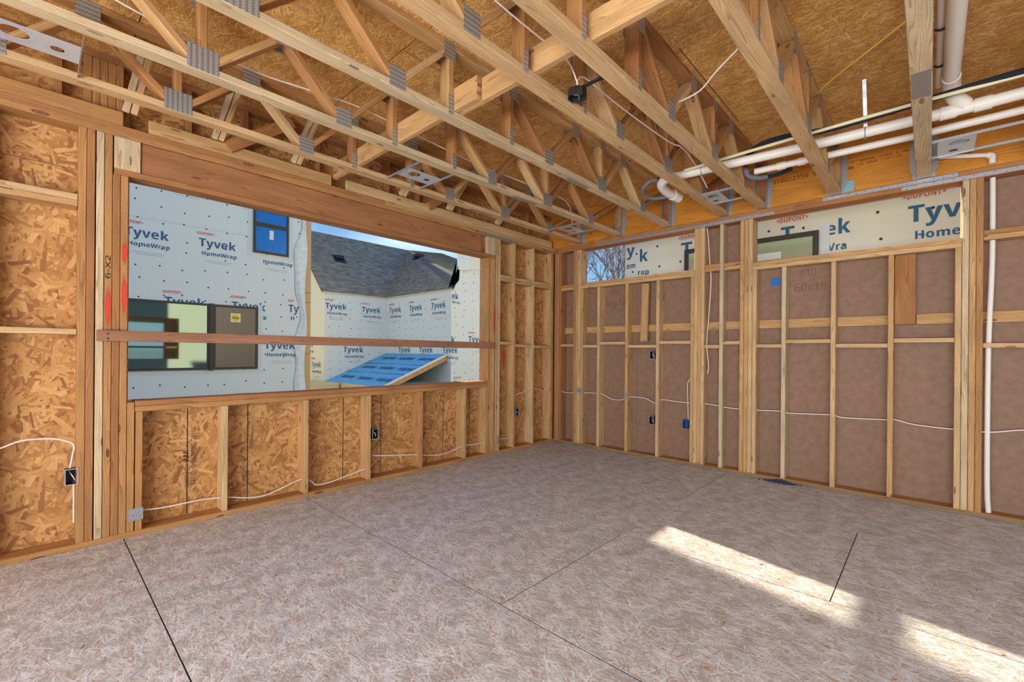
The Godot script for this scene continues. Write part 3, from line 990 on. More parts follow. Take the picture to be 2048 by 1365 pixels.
# ==================================================================== pipes
func build_plumbing() -> void:
	var dp := thing("drain_pipe", "thick white plastic drain pipe with a branch slung through the trusses along the beam", "pipe", Vector3(-1.0, 2.86, 3.2), "white plastic pipes")
	var o := Vector3(-1.0, 2.86, 3.2)
	part(dp, "run", tube([Vector3(-1.125, 2.853, 2.17) - o, Vector3(-1.0, 2.86, 3.3) - o, Vector3(-0.94, 2.868, 4.02) - o, Vector3(-0.93, 2.875, 5.2) - o], 0.036, 20), M.pvc)
	part(dp, "trap_bend", tube([Vector3(-1.125, 2.853, 2.20) - o, Vector3(-1.13, 2.85, 2.14) - o, Vector3(-1.09, 2.83, 2.08) - o, Vector3(-1.0, 2.815, 2.06) - o, Vector3(-0.88, 2.805, 2.06) - o, Vector3(-0.78, 2.80, 2.08) - o], 0.042, 18, 4), M.pvc)
	part(dp, "coupling", tube([Vector3(-0.82, 2.802, 2.07) - o, Vector3(-0.72, 2.798, 2.085) - o], 0.049, 20), M.pvc)
	part(dp, "coupling", tube([Vector3(-0.945, 2.867, 3.94) - o, Vector3(-0.938, 2.868, 4.02) - o], 0.043, 20), M.pvc)
	part(dp, "coupling", tube([Vector3(-0.936, 2.869, 4.10) - o, Vector3(-0.934, 2.870, 4.18) - o], 0.043, 20), M.pvc)
	part(dp, "branch", tube([Vector3(-3.4, 3.02, 3.99) - o, Vector3(-1.14, 3.0, 3.99) - o], 0.040, 20), M.pvc)
	part(dp, "elbow", tube([Vector3(-1.16, 3.0, 3.99) - o, Vector3(-1.06, 2.985, 3.992) - o, Vector3(-0.99, 2.94, 4.01) - o, Vector3(-0.945, 2.885, 4.06) - o], 0.045, 20, 4), M.pvc)
	var sp := thing("slim_pipe", "slim white water pipe above the seventh truss in black clips", "pipe", Vector3(-1.8, 3.05, 3.937), "white plastic pipes")
	o = Vector3(-1.8, 3.05, 3.937)
	part(sp, "run", tube([Vector3(-3.4, 3.06, 3.937) - o, Vector3(-0.99, 3.04, 3.934) - o], 0.018, 14), M.pvc)
	for x in [-1.30, -1.72]:
		part(sp, "clip", tube([Vector3(x, 3.03, 3.91) - o, Vector3(x, 3.018, 3.935) - o, Vector3(x, 3.03, 3.966) - o, Vector3(x, 3.06, 3.968) - o, Vector3(x, 3.074, 3.95) - o], 0.006, 8, 3), M.foam)
	var dr := thing("waste_pipe", "thinner white pipe hung between the drain pipe and the beam", "pipe", Vector3(-0.72, 2.85, 3.2), "white plastic pipes")
	o = Vector3(-0.72, 2.85, 3.2)
	part(dr, "run", tube([Vector3(-0.775, 2.85, 2.78) - o, Vector3(-0.70, 2.853, 3.80) - o, Vector3(-0.68, 2.86, 5.2) - o], 0.026, 16), M.pvc)
	part(dr, "coupling", tube([Vector3(-0.762, 2.85, 2.95) - o, Vector3(-0.757, 2.851, 3.01) - o], 0.032, 16), M.pvc)
	part(dr, "coupling", tube([Vector3(-0.748, 2.851, 3.10) - o, Vector3(-0.744, 2.851, 3.15) - o], 0.032, 16), M.pvc)
	var cv := thing("ivory_pipe", "ivory water line running over black insulated tubing past the beam", "pipe", Vector3(-1.2, 2.87, 3.4))
	o = Vector3(-1.2, 2.87, 3.4)
	part(cv, "run", tube([Vector3(-1.16, 2.868, 2.32) - o, Vector3(-1.18, 2.876, 3.0) - o, Vector3(-1.185, 2.884, 3.8) - o, Vector3(-1.16, 2.888, 4.3) - o, Vector3(-1.14, 2.895, 5.2) - o], 0.012, 12, 4), M.cpvc)
	var ins := thing("insulated_tube", "black foam insulated tube curling down round the white pipes", "tube", Vector3(-1.15, 2.9, 3.0))
	o = Vector3(-1.15, 2.9, 3.0)
	part(ins, "run", tube([Vector3(-1.14, 2.90, 5.2) - o, Vector3(-1.165, 2.905, 4.3) - o, Vector3(-1.15, 2.892, 3.7) - o, Vector3(-1.12, 2.90, 3.35) - o, Vector3(-1.12, 2.93, 3.10) - o, Vector3(-1.09, 2.94, 2.92) - o, Vector3(-1.01, 2.92, 2.80) - o, Vector3(-0.93, 2.86, 2.75) - o], 0.021, 12, 6), M.foam)
	part(ins, "grey_end", tube([Vector3(-0.91, 2.84, 2.745) - o, Vector3(-0.86, 2.80, 2.75) - o, Vector3(-0.79, 2.785, 2.80) - o, Vector3(-0.72, 2.80, 2.86) - o], 0.018, 12, 5), M.hose)
	part(ins, "tail", tube([Vector3(-0.72, 2.80, 2.86) - o, Vector3(-0.64, 2.83, 2.94) - o, Vector3(-0.58, 2.87, 3.02) - o], 0.017, 12, 4), M.foam)
	var hs := thing("grey_hose", "grey corrugated hose looping down from the pipe bend by the fourth truss", "hose", Vector3(-1.0, 2.85, 1.95))
	o = Vector3(-1.0, 2.85, 1.95)
	part(hs, "loop", tube([Vector3(-1.12, 2.865, 2.07) - o, Vector3(-1.17, 2.85, 2.0) - o, Vector3(-1.14, 2.81, 1.92) - o, Vector3(-1.04, 2.785, 1.88) - o, Vector3(-0.93, 2.78, 1.90) - o, Vector3(-0.85, 2.79, 1.96) - o, Vector3(-0.80, 2.805, 2.03) - o], 0.017, 12, 5), M.hose)
	part(hs, "cuff", tube([Vector3(-1.108, 2.868, 2.09) - o, Vector3(-1.13, 2.862, 2.055) - o], 0.020, 12), M.foam)
	# hanging straps
	var k := 0
	for q in [[Vector3(-1.09, Y_DECK - 0.002, 3.565), Vector3(-0.975, 2.905, 3.555), Vector3(-0.975, 2.82, 3.555)], [Vector3(-1.09, Y_DECK - 0.002, 2.46), Vector3(-1.09, 2.905, 2.45), Vector3(-1.09, 2.82, 2.45)]]:
		var hg := thing("pipe_strap", ["perforated steel strap tying the drain pipe to the deck between the two outer trusses", "perforated steel strap tying the drain pipe to the deck beside the pipe bend"][k], "strap", q[1], "pipe straps")
		var a: Vector3 = q[0] - q[1]
		var wdt := 0.022
		part(hg, "hanger", flat_poly([Vector3(a.x, a.y, -wdt * 0.5), Vector3(a.x, a.y, wdt * 0.5), Vector3(0, -0.005, wdt * 0.5), Vector3(0, -0.005, -wdt * 0.5)], Vector3(0.0012, 0, 0)), M.galv)
		part(hg, "sling", tube([Vector3(0.0, 0.0, 0.0), Vector3(-0.038, -0.03, 0), Vector3(-0.032, -0.075, 0), Vector3(0.0, -0.089, 0), Vector3(0.034, -0.07, 0), Vector3(0.038, -0.03, 0)], 0.004, 6, 4), M.galv)
		k += 1
	# the pipe that comes down the wall
	var wp := thing("wall_pipe", "thin white pipe with an elbow coming down the fibreboard wall to the plate", "pipe", Vector3(0.06, 0.04, 4.243), "white plastic pipes")
	o = Vector3(0.06, 0.04, 4.243)
	part(wp, "run", tube([Vector3(0.055, 0.039, 4.245) - o, Vector3(0.055, 0.30, 4.236) - o, Vector3(0.06, 1.31, 4.238) - o, Vector3(0.06, 2.01, 4.255) - o, Vector3(0.058, 2.655, 4.254) - o], 0.0165, 14, 3), M.pvc)
	part(wp, "riser", tube([Vector3(-0.05, 2.738, 4.243) - o, Vector3(-0.05, 2.80, 4.243) - o], 0.019, 14), M.pvc)
	part(wp, "elbow", tube([Vector3(-0.05, 2.775, 4.243) - o, Vector3(-0.05, 2.80, 4.240) - o, Vector3(-0.05, 2.808, 4.215) - o], 0.022, 14, 4), M.pvc)
	part(wp, "arm", tube([Vector3(-0.05, 2.808, 4.22) - o, Vector3(-0.05, 2.872, 3.95) - o], 0.0165, 14), M.pvc)


# ==================================================================== lights, boxes, cables
func build_electrics() -> void:
	# mounting plates for recessed lamps: [x, z, label, bar reach low, bar reach high]
	var spots := [[-5.058, 0.735, "galvanised lamp mounting plate above the left end of the wide opening", 0.482, 0.985], [-2.815, 0.72, "galvanised lamp mounting plate over the middle of the wide opening", 0.482, 0.985], [-0.615, 0.72, "galvanised lamp mounting plate in the corner of the two framed walls", 0.482, 0.985], [-0.615, 2.39, "galvanised lamp mounting plate with a red wire cap beside the white pipes", 2.333, 2.607], [-0.60, 4.03, "galvanised lamp mounting plate under the elbow of the wall pipe", 3.905, 4.42]]
	spots[0][2] = "galvanised lamp mounting plate hung beyond the studs bearing red paint"
	for i in spots.size():
		var s: Array = spots[i]
		var lp := thing("lamp_mounting_plate", s[2], "bracket", Vector3(s[0], Y_CHORD + 0.012, s[1]), "recessed lamp plates between trusses")
		var wz := 0.19 if i != 3 else 0.185
		var o := part(lp, "plate", plate_mesh(PackedVector2Array([Vector2(-0.165, -wz * 0.5), Vector2(0.165, -wz * 0.5), Vector2(0.165, wz * 0.5), Vector2(-0.165, wz * 0.5)]), 0.0012, [[-0.06, 0.01, 0.052], [0.085, -0.012, 0.026]], 3.0), M.tin)
		o.transform = Transform3D(Basis(Vector3.RIGHT, PI / 2), Vector3.ZERO)
		for r in [[-0.06, 0.01, 0.068], [-0.06, 0.01, 0.075], [0.085, -0.012, 0.038], [0.085, -0.012, 0.044]]:
			var ring := TorusMesh.new()
			ring.inner_radius = r[2] - 0.001
			ring.outer_radius = r[2] + 0.001
			ring.rings = 28
			ring.ring_segments = 4
			part(o, "knockout_ring", ring, M.galv, Transform3D(Basis(Vector3.RIGHT, PI / 2), Vector3(r[0], r[1], 0.0005)))
		for sx in [-0.168, 0.168]:
			plain_box(lp, "hanger_bar", Vector3(sx - 0.0015, -0.006, s[3] - s[1]), Vector3(sx + 0.0015, 0.012, s[4] - s[1]), M.galv, 0.0)
		if i == 3 or i == 4:
			plain_box(lp, "junction_box", Vector3(0.06, 0.014, -0.05), Vector3(0.15, 0.075, 0.06), M.galv)
		if i == 3:
			var cap := CylinderMesh.new()
			cap.top_radius = 0.007
			cap.bottom_radius = 0.011
			cap.height = 0.028
			cap.radial_segments = 10
			part(lp, "wire_cap", cap, M.red_cap, Transform3D(Basis(Vector3.FORWARD, 1.2), Vector3(-0.085, 0.055, 0.055)))
	# octagon box on its bar between two trusses
	var ob := thing("ceiling_box", "round steel ceiling box on a bar between the fourth and fifth trusses", "box", Vector3(-2.885, 2.752, 2.385))
	var oct := PackedVector2Array()
	for k in 8:
		oct.append(Vector2.from_angle(TAU * (k + 0.5) / 8) * 0.054)
	var can := part(ob, "bottom", plate_mesh(oct, 0.002), M.galv)
	can.transform = Transform3D(Basis(Vector3.RIGHT, PI / 2), Vector3(0, 0.045, 0))
	for k in 8:
		var a := TAU * k / 8
		part(ob, "side", box_mesh(Vector3(0.0015, 0.045, 0.0415), 0.0, 8.0, 8.0, 0), M.dark_steel, Transform3D(Basis(Vector3.UP, -a), Vector3(cos(a) * 0.05, 0.0225, sin(a) * 0.05)))
	plain_box(ob, "hanger_bar", Vector3(-0.012, 0.046, -0.05), Vector3(0.012, 0.056, 0.222), M.dark_steel)
	part(ob, "bracket", tube([Vector3(-0.03, 0.006, 0.0), Vector3(0.0, 0.012, 0.01), Vector3(0.03, 0.006, -0.008)], 0.003, 6, 3), M.galv)
	# device boxes
	var bx := [["black wall box beside the studs bearing red paint", Vector3(-4.879, 0.462, -0.03), Vector3(0, 0, 1), M.box_black], ["black wall box under the sill of the wide opening", Vector3(-2.791, 0.463, -0.03), Vector3(0, 0, 1), M.box_black], ["small black wall box in the strand board bay by the corner", Vector3(-0.762, 0.487, -0.03), Vector3(0, 0, 1), M.box_black], ["upper black wall box on the fibreboard wall", Vector3(0.03, 1.243, 1.478), Vector3(-1, 0, 0), M.box_black], ["lower black wall box on the fibreboard wall", Vector3(0.03, 0.462, 1.478), Vector3(-1, 0, 0), M.box_black], ["blue plastic wall box on the fibreboard wall", Vector3(0.03, 0.461, 1.885), Vector3(-1, 0, 0), M.box_blue]]
	for b in bx:
		var wb := thing("wall_box", b[0], "box", b[1], "electrical wall boxes")
		var f: Vector3 = b[2]
		var side := Vector3.UP.cross(f)
		var bs := Basis(side, Vector3.UP, f)
		for q in [[-0.0285, 0.0], [0.0285, 0.0]]:
			part(wb, "side", box_mesh(Vector3(0.003, 0.094, 0.06), 0.0, 8.0, 8.0, 0), b[3], Transform3D(bs, bs * Vector3(q[0], 0, 0)))
		for q in [-0.046, 0.046]:
			part(wb, "end", box_mesh(Vector3(0.054, 0.003, 0.06), 0.0, 8.0, 8.0, 0), b[3], Transform3D(bs, bs * Vector3(0, q, 0)))
		part(wb, "back", box_mesh(Vector3(0.054, 0.09, 0.003), 0.0, 8.0, 8.0, 0), b[3], Transform3D(bs, bs * Vector3(0, 0, -0.028)))
		if b[3] == M.box_black:
			for q in [[-0.029, 0.0, 0.003, 0.098], [0.029, 0.0, 0.003, 0.098], [0.0, 0.048, 0.058, 0.003], [0.0, -0.048, 0.058, 0.003]]:
				part(wb, "rim", box_mesh(Vector3(q[2], q[3], 0.003), 0.0, 8.0, 8.0, 0), M.tin, Transform3D(bs, bs * Vector3(q[0], q[1], 0.031)))
		part(wb, "wire_end", tube([bs * Vector3(-0.012, 0.03, -0.02), bs * Vector3(0.006, 0.0, 0.02), bs * Vector3(0.016, -0.03, 0.0)], 0.0028, 6, 3), M.cable if b[3] == M.box_black else M.box_blue)
	# nail plates
	for b in [["square steel nail guard on the stud foot at the end of the sill", Vector3(-4.569, 0.150, 0.0008), 0], ["square steel nail guard on the studs of the fibreboard wall by the corner", Vector3(-0.0008, 0.751, 0.435), 1], ["narrow steel nail guard on a stud of the fibreboard wall", Vector3(-0.0008, 0.727, 1.135), 2], ["small steel nail guard low on the pale stud beside the wide opening", Vector3(-1.105, 0.168, 0.0), 3]]:
		var np := thing("nail_guard", b[0], "steel plate", b[1], "steel nail guards")
		var sz: Vector2 = [Vector2(0.076, 0.085), Vector2(0.075, 0.065), Vector2(0.034, 0.08), Vector2(0.034, 0.10)][b[2]]
		var pts := PackedVector2Array()
		for e in 10:
			pts.append(Vector2(-sz.x * 0.5 + sz.x * e / 9.0, sz.y * 0.5 - (0.004 if e % 2 else 0.0)))
		for e in 10:
			pts.append(Vector2(sz.x * 0.5 - sz.x * e / 9.0, -sz.y * 0.5 + (0.004 if e % 2 else 0.0)))
		var pl := part(np, "plate", plate_mesh(pts, 0.0012, [], 6.0), M.galv)
		if b[2] == 1 or b[2] == 2:
			pl.transform = Transform3D(Basis(Vector3(0, 0, 1), Vector3.UP, Vector3(-1, 0, 0)), Vector3.ZERO)
	# cables
	var cb := {
		"white cable running low through the cripple studs under the wide opening": [Vector3(-4.525, 0.154, -0.05), Vector3(-4.404, 0.144, -0.05), Vector3(-4.196, 0.145, -0.05), Vector3(-4.068, 0.133, -0.05), Vector3(-3.995, 0.12, -0.05), Vector3(-3.862, 0.085, -0.05), Vector3(-3.714, 0.084, -0.05), Vector3(-3.475, 0.15, -0.05), Vector3(-3.381, 0.118, -0.05), Vector3(-3.337, 0.078, -0.05), Vector3(-3.211, 0.074, -0.05), Vector3(-2.854, 0.135, -0.05)],
		"white cable dropping from the wall box under the sill and on towards the corner": [Vector3(-2.791, 0.25, -0.05), Vector3(-2.71, 0.231, -0.05), Vector3(-2.281, 0.172, -0.05), Vector3(-2.185, 0.151, -0.05), Vector3(-1.97, 0.121, -0.05), Vector3(-1.793, 0.138, -0.05), Vector3(-1.644, 0.173, -0.05), Vector3(-1.568, 0.167, -0.05), Vector3(-1.36, 0.161, -0.05), Vector3(-1.025, 0.163, -0.05), Vector3(-0.859, 0.154, -0.05)],
		"white cable arching over strand board into the wall box by the red paint": [Vector3(-5.26, 0.66, -0.06), Vector3(-5.176, 0.676, -0.06), Vector3(-5.089, 0.709, -0.06), Vector3(-4.967, 0.704, -0.06), Vector3(-4.892, 0.675, -0.06), Vector3(-4.867, 0.646, -0.06), Vector3(-4.873, 0.591, -0.06), Vector3(-4.886, 0.50, -0.05)],
		"thin white cable tail hanging below the wall box by the red paint": [Vector3(-4.868, 0.42, -0.05), Vector3(-4.866, 0.303, -0.06), Vector3(-4.866, 0.158, -0.06)],
		"short white cable across the strand board bays at the corner": [Vector3(-0.752, 0.7, -0.05), Vector3(-0.575, 0.736, -0.05), Vector3(-0.453, 0.776, -0.05), Vector3(-0.348, 0.77, -0.05), Vector3(-0.184, 0.727, -0.05), Vector3(-0.06, 0.761, -0.05)],
		"long white cable running level through every stud of the fibreboard wall": [Vector3(0.05, 0.717, 0.114), Vector3(0.05, 0.701, 0.192), Vector3(0.05, 0.708, 0.294), Vector3(0.05, 0.721, 0.483), Vector3(0.05, 0.727, 0.672), Vector3(0.05, 0.72, 0.771), Vector3(0.05, 0.666, 0.92), Vector3(0.05, 0.671, 1.063), Vector3(0.05, 0.699, 1.098), Vector3(0.05, 0.718, 1.188), Vector3(0.05, 0.714, 1.368), Vector3(0.05, 0.669, 1.491), Vector3(0.05, 0.712, 1.584), Vector3(0.05, 0.707, 1.742), Vector3(0.05, 0.703, 1.899), Vector3(0.05, 0.707, 2.082), Vector3(0.05, 0.697, 2.22), Vector3(0.05, 0.687, 2.292), Vector3(0.05, 0.681, 2.403), Vector3(0.05, 0.686, 2.623), Vector3(0.05, 0.694, 2.813), Vector3(0.05, 0.682, 2.891), Vector3(0.05, 0.7, 3.22), Vector3(0.05, 0.692, 3.277), Vector3(0.05, 0.684, 3.337), Vector3(0.05, 0.697, 3.62), Vector3(0.05, 0.704, 3.686), Vector3(0.05, 0.676, 3.815), Vector3(0.05, 0.666, 4.044), Vector3(0.05, 0.668, 4.25), Vector3(0.05, 0.706, 4.425), Vector3(0.05, 0.71, 4.65)],
		"white cable dropping in a bow to the blue wall box": [Vector3(0.05, 0.993, 1.922), Vector3(0.05, 0.94, 1.896), Vector3(0.05, 0.879, 1.886), Vector3(0.05, 0.623, 1.894), Vector3(0.045, 0.50, 1.9)],
		"white cable hanging down the bay between the two high openings": [Vector3(0.04, 2.655, 2.094), Vector3(0.04, 2.523, 2.109), Vector3(0.012, 2.299, 2.132), Vector3(0.012, 2.077, 2.149), Vector3(0.03, 1.803, 2.13), Vector3(0.06, 1.584, 2.105), Vector3(0.012, 1.362, 2.108), Vector3(0.04, 1.141, 2.12), Vector3(0.04, 1.042, 2.11)],
		"white cable threaded through the trusses above the wide opening": [Vector3(-4.95, 2.98, 1.02), Vector3(-4.78, 2.97, 0.98), Vector3(-4.651, 2.97, 0.947), Vector3(-4.502, 2.97, 0.917), Vector3(-4.316, 2.97, 0.877), Vector3(-4.212, 2.97, 0.871), Vector3(-4.046, 2.97, 0.873), Vector3(-3.824, 2.97, 0.919), Vector3(-3.695, 2.97, 0.943), Vector3(-3.5, 2.97, 0.97), Vector3(-3.1, 2.96, 0.96), Vector3(-2.4, 2.95, 0.92), Vector3(-1.8, 2.95, 0.94), Vector3(-1.0, 2.96, 0.92), Vector3(-0.7, 2.80, 0.80)],
		"white cable slung from truss to truss towards the ceiling box": [Vector3(-3.7, 2.98, 2.36), Vector3(-3.544, 2.97, 2.35), Vector3(-3.368, 2.97, 2.345), Vector3(-3.167, 2.97, 2.345), Vector3(-2.98, 2.93, 2.38), Vector3(-2.90, 2.82, 2.40)],
		"white cable leaving the ceiling box for the lamp plate by the pipes": [Vector3(-2.89, 2.82, 2.38), Vector3(-2.80, 2.92, 2.37), Vector3(-2.467, 2.93, 2.36), Vector3(-2.08, 2.93, 2.369), Vector3(-1.626, 2.93, 2.393), Vector3(-1.481, 2.93, 2.426), Vector3(-1.155, 2.92, 2.40), Vector3(-0.80, 2.80, 2.39)],
		"thin pale cable sagging between the fifth and sixth trusses": [Vector3(-2.19, 2.90, 2.70), Vector3(-2.26, 2.88, 2.859), Vector3(-2.38, 2.89, 3.002), Vector3(-2.52, 2.91, 3.21)],
		"yellow cable drawn tight under the deck between the sixth and seventh trusses": [Vector3(-1.19, 3.15, 3.30), Vector3(-1.32, 3.15, 3.40), Vector3(-1.715, 3.15, 3.813)],
	}
	for label in cb:
		var pts: Array = cb[label]
		var o2: Vector3 = pts[0]
		var loc := []
		for p in pts:
			loc.append(p - o2)
		var yellow: bool = label.begins_with("yellow")
		var c := part(self, "electrical_cable", tube(loc, 0.0055 if yellow else 0.0046, 7, 4), M.cable_yellow if yellow else M.cable, Transform3D(Basis(), o2))
		tag(c, label, "cable", "electrical cables")


func build_small_things() -> void:
	# the heap of dark grit swept against the plate
	var mm := MultiMesh.new()
	var bit := BoxMesh.new()
	bit.size = Vector3(0.010, 0.006, 0.008)
	mm.transform_format = MultiMesh.TRANSFORM_3D
	mm.mesh = bit
	mm.instance_count = 420
	var r := RandomNumberGenerator.new()
	r.seed = 31
	for i in 420:
		var a := r.randfn(0.0, 0.06)
		var b := absf(r.randfn(0.0, 0.022))
		var hgt := maxf(0.0, 0.028 - absf(a) * 0.22 - b * 0.4) * r.randf()
		mm.set_instance_transform(i, Transform3D(Basis.from_euler(Vector3(r.randf() * 6, r.randf() * 6, r.randf() * 6)), Vector3(-0.018 - b, 0.004 + hgt, 2.835 + a)))
	var gi := MultiMeshInstance3D.new()
	gi.name = "swept_grit"
	gi.multimesh = mm
	gi.material_override = M.grit
	add_child(gi)
	tag(gi, "small heap of dark grit swept against the plate of the fibreboard wall", "grit", "", "stuff")
	# curled wood shavings and splinters about the floor
	var sv := thing("floor_splinters", "scattered dark splinters and shavings lying on the pale subfloor", "debris", Vector3.ZERO, "", "stuff")
	var st := SurfaceTool.new()
	st.begin(Mesh.PRIMITIVE_TRIANGLES)
	for i in 260:
		var bm := BoxMesh.new()
		bm.size = Vector3(r.randf_range(0.008, 0.05), 0.0015, r.randf_range(0.0012, 0.003))
		st.append_from(bm, 0, Transform3D(Basis(Vector3.UP, r.randf() * PI), Vector3(r.randf_range(-4.9, -0.1), 0.0012, r.randf_range(0.1, 4.2))))
	part(sv, "splinters", st.commit(), M.lumber[3])


# ==================================================================== outside
func wrap_logo(parent: Node, p: Vector3, right: Vector3, s := 1.0, words := 7) -> void:
	# p: left end of the red word, at its middle height
	if words & 1:
		letters(parent, "lettering", "◂DUPONT▸" if false else "DUPONT", p + right * 0.045 * s - Vector3.UP * 0.036 * s, right, Vector3.UP, 0.325 * s, 0.072 * s, M.print_red)
		for e in [[0.0, 1.0], [0.412, -1.0]]:
			var tri := PackedVector2Array([Vector2(0, 0), Vector2(0.03 * e[1] * s, 0.022 * s), Vector2(0.03 * e[1] * s, -0.022 * s)])
			part(parent, "lettering", plate_mesh(tri, 0.001), M.print_red, Transform3D(Basis(right, Vector3.UP, right.cross(Vector3.UP)), p + right * e[0] * s))
	if words & 2:
		letters(parent, "lettering", "Tyvek", p + right * 0.055 * s - Vector3.UP * 0.415 * s, right, Vector3.UP, 0.85 * s, 0.300 * s, M.print_blue)
	if words & 4:
		letters(parent, "lettering", "HomeWrap", p + right * 0.125 * s - Vector3.UP * 0.598 * s, right, Vector3.UP, 0.80 * s, 0.138 * s, M.print_blue)
		for k in 2:
			plain_at(parent, "fine_print", p + right * (0.50 + 0.02 * k) * s - Vector3.UP * (0.70 + 0.05 * k) * s, right, (0.62 - 0.12 * k) * s, 0.012 * s, M.print_grey)


func plain_at(parent: Node, called: String, centre: Vector3, right: Vector3, w: float, h: float, m: Material, thick := 0.001) -> MeshInstance3D:
	return part(parent, called, box_mesh(Vector3(w, h, thick), 0.0, 1.0, 1.0, 0), m, Transform3D(Basis(right, Vector3.UP, right.cross(Vector3.UP)), centre))


func cap_nails(parent: Node, origin: Vector3, right: Vector3, w: float, h: float, sd: int) -> void:
	var disc := CylinderMesh.new()
	disc.top_radius = 0.018
	disc.bottom_radius = 0.018
	disc.height = 0.004
	disc.radial_segments = 8
	disc.rings = 0
	var st := SurfaceTool.new()
	st.begin(Mesh.PRIMITIVE_TRIANGLES)
	var r := RandomNumberGenerator.new()
	r.seed = sd
	var n := right.cross(Vector3.UP)
	var bs := Basis(right, n, right.cross(n))
	var u := 0.2
	while u < w:
		var v := 0.2
		while v < h:
			st.append_from(disc, 0, Transform3D(bs, right * (u + r.randf_range(-0.05, 0.05)) + Vector3.UP * (v + r.randf_range(-0.06, 0.06)) + n * 0.002))
			v += 0.33
		u += 0.42
	part(parent, "cap_nails", st.commit(), M.nail_cap, Transform3D(Basis(), origin)).set_meta("kind", "stuff")


func roof_courses(parent: Node, called: String, a: Vector3, b: Vector3, c: Vector3, d: Vector3, step: float) -> void:
	# quad a-b (eave), d-c (top); overlapping courses climb from the eave
	var up := ((d - a) + (c - b)) * 0.5
	var n := int(up.length() / step)
	var nrm := (b - a).cross(d - a).normalized()
	if nrm.y < 0.0:
		nrm = -nrm
	var st := SurfaceTool.new()
	st.begin(Mesh.PRIMITIVE_TRIANGLES)
	var r := RandomNumberGenerator.new()
	r.seed = n * 7 + int(absf(a.x) * 10)
	var tone := [0.5]
	var tri := func(p: Vector3, q: Vector3, s: Vector3, m: Vector3):
		var t := [p, q, s]
		if (s - p).cross(q - p).dot(m) < 0.0:
			t.reverse()
		for v in t:
			st.set_color(Color(tone[0], tone[0], tone[0] * 0.97))
			st.set_normal(m)
			st.set_uv(Vector2(v.x + v.z, v.y * 1.7) * 0.8)
			st.add_vertex(v)
	for i in n:
		var f0 := float(i) / n
		var f1 := float(i + 1) / n
		var l0 := a.lerp(d, f0)
		var r0 := b.lerp(c, f0)
		var l1 := a.lerp(d, f1)
		var r1 := b.lerp(c, f1)
		var tabs := maxi(1, int(l0.distance_to(r0) / 0.22))
		for k in tabs:
			var t0 := float(k) / tabs
			var t1 := float(k + 1) / tabs
			tone[0] = r.randf_range(0.42, 0.70)
			var lift := nrm * (0.016 + 0.012 * r.randf())
			var drop := (l0 - l1).normalized() * r.randf_range(0.0, 0.02)
			var p0 := l0.lerp(r0, t0) + lift + drop
			var p1 := l0.lerp(r0, t1) + lift + drop
			var q0 := l1.lerp(r1, t0) + nrm * 0.004
			var q1 := l1.lerp(r1, t1) + nrm * 0.004
			tri.call(p0, p1, q1, nrm)
			tri.call(p0, q1, q0, nrm)
			var face := (l0 - l1).normalized()
			tri.call(p0, p1, p1 - lift, face)
			tri.call(p0, p1 - lift, p0 - lift, face)
	part(parent, called, st.commit(), M.shingle).set_meta("kind", "stuff")
	part(parent, "roof_deck", flat_poly([a, b, c, d], -nrm * 0.03), M.shingle_b)


func build_outside() -> void:
	var g := thing("ground", "bare trampled earth around the houses", "ground", Vector3.ZERO, "", "structure")
	plain_box(g, "soil", Vector3(-70, -0.9, -80), Vector3(70, -0.55, 60), M.soil, 0.0)
	var us := thing("upper_storey", "wrapped upper storey of the house above the room", "storey", Vector3.ZERO, "", "structure")
	plain_box(us, "wrapped_mass", Vector3(-8.1, Y_DECK + 0.07, -0.14), Vector3(0.13, 6.4, 8.1), M.wrap, 0.0)
	left_house()
	courtyard_house()
	side_house()
	var i := 0
	for t in [[Vector3(16.6, -0.55, -10.4), 8.4, 3], [Vector3(25.7, -0.55, -14.8), 11.0, 11], [Vector3(35.5, -0.55, -18.4), 15.5, 21]]:
		bare_tree(t[0], t[1], t[2], ["bare winter tree with thin upright twigs seen by the corner", "bare forked tree standing behind a thinner one", "tall bare tree spreading its twigs over the printed house"][i])
		i += 1


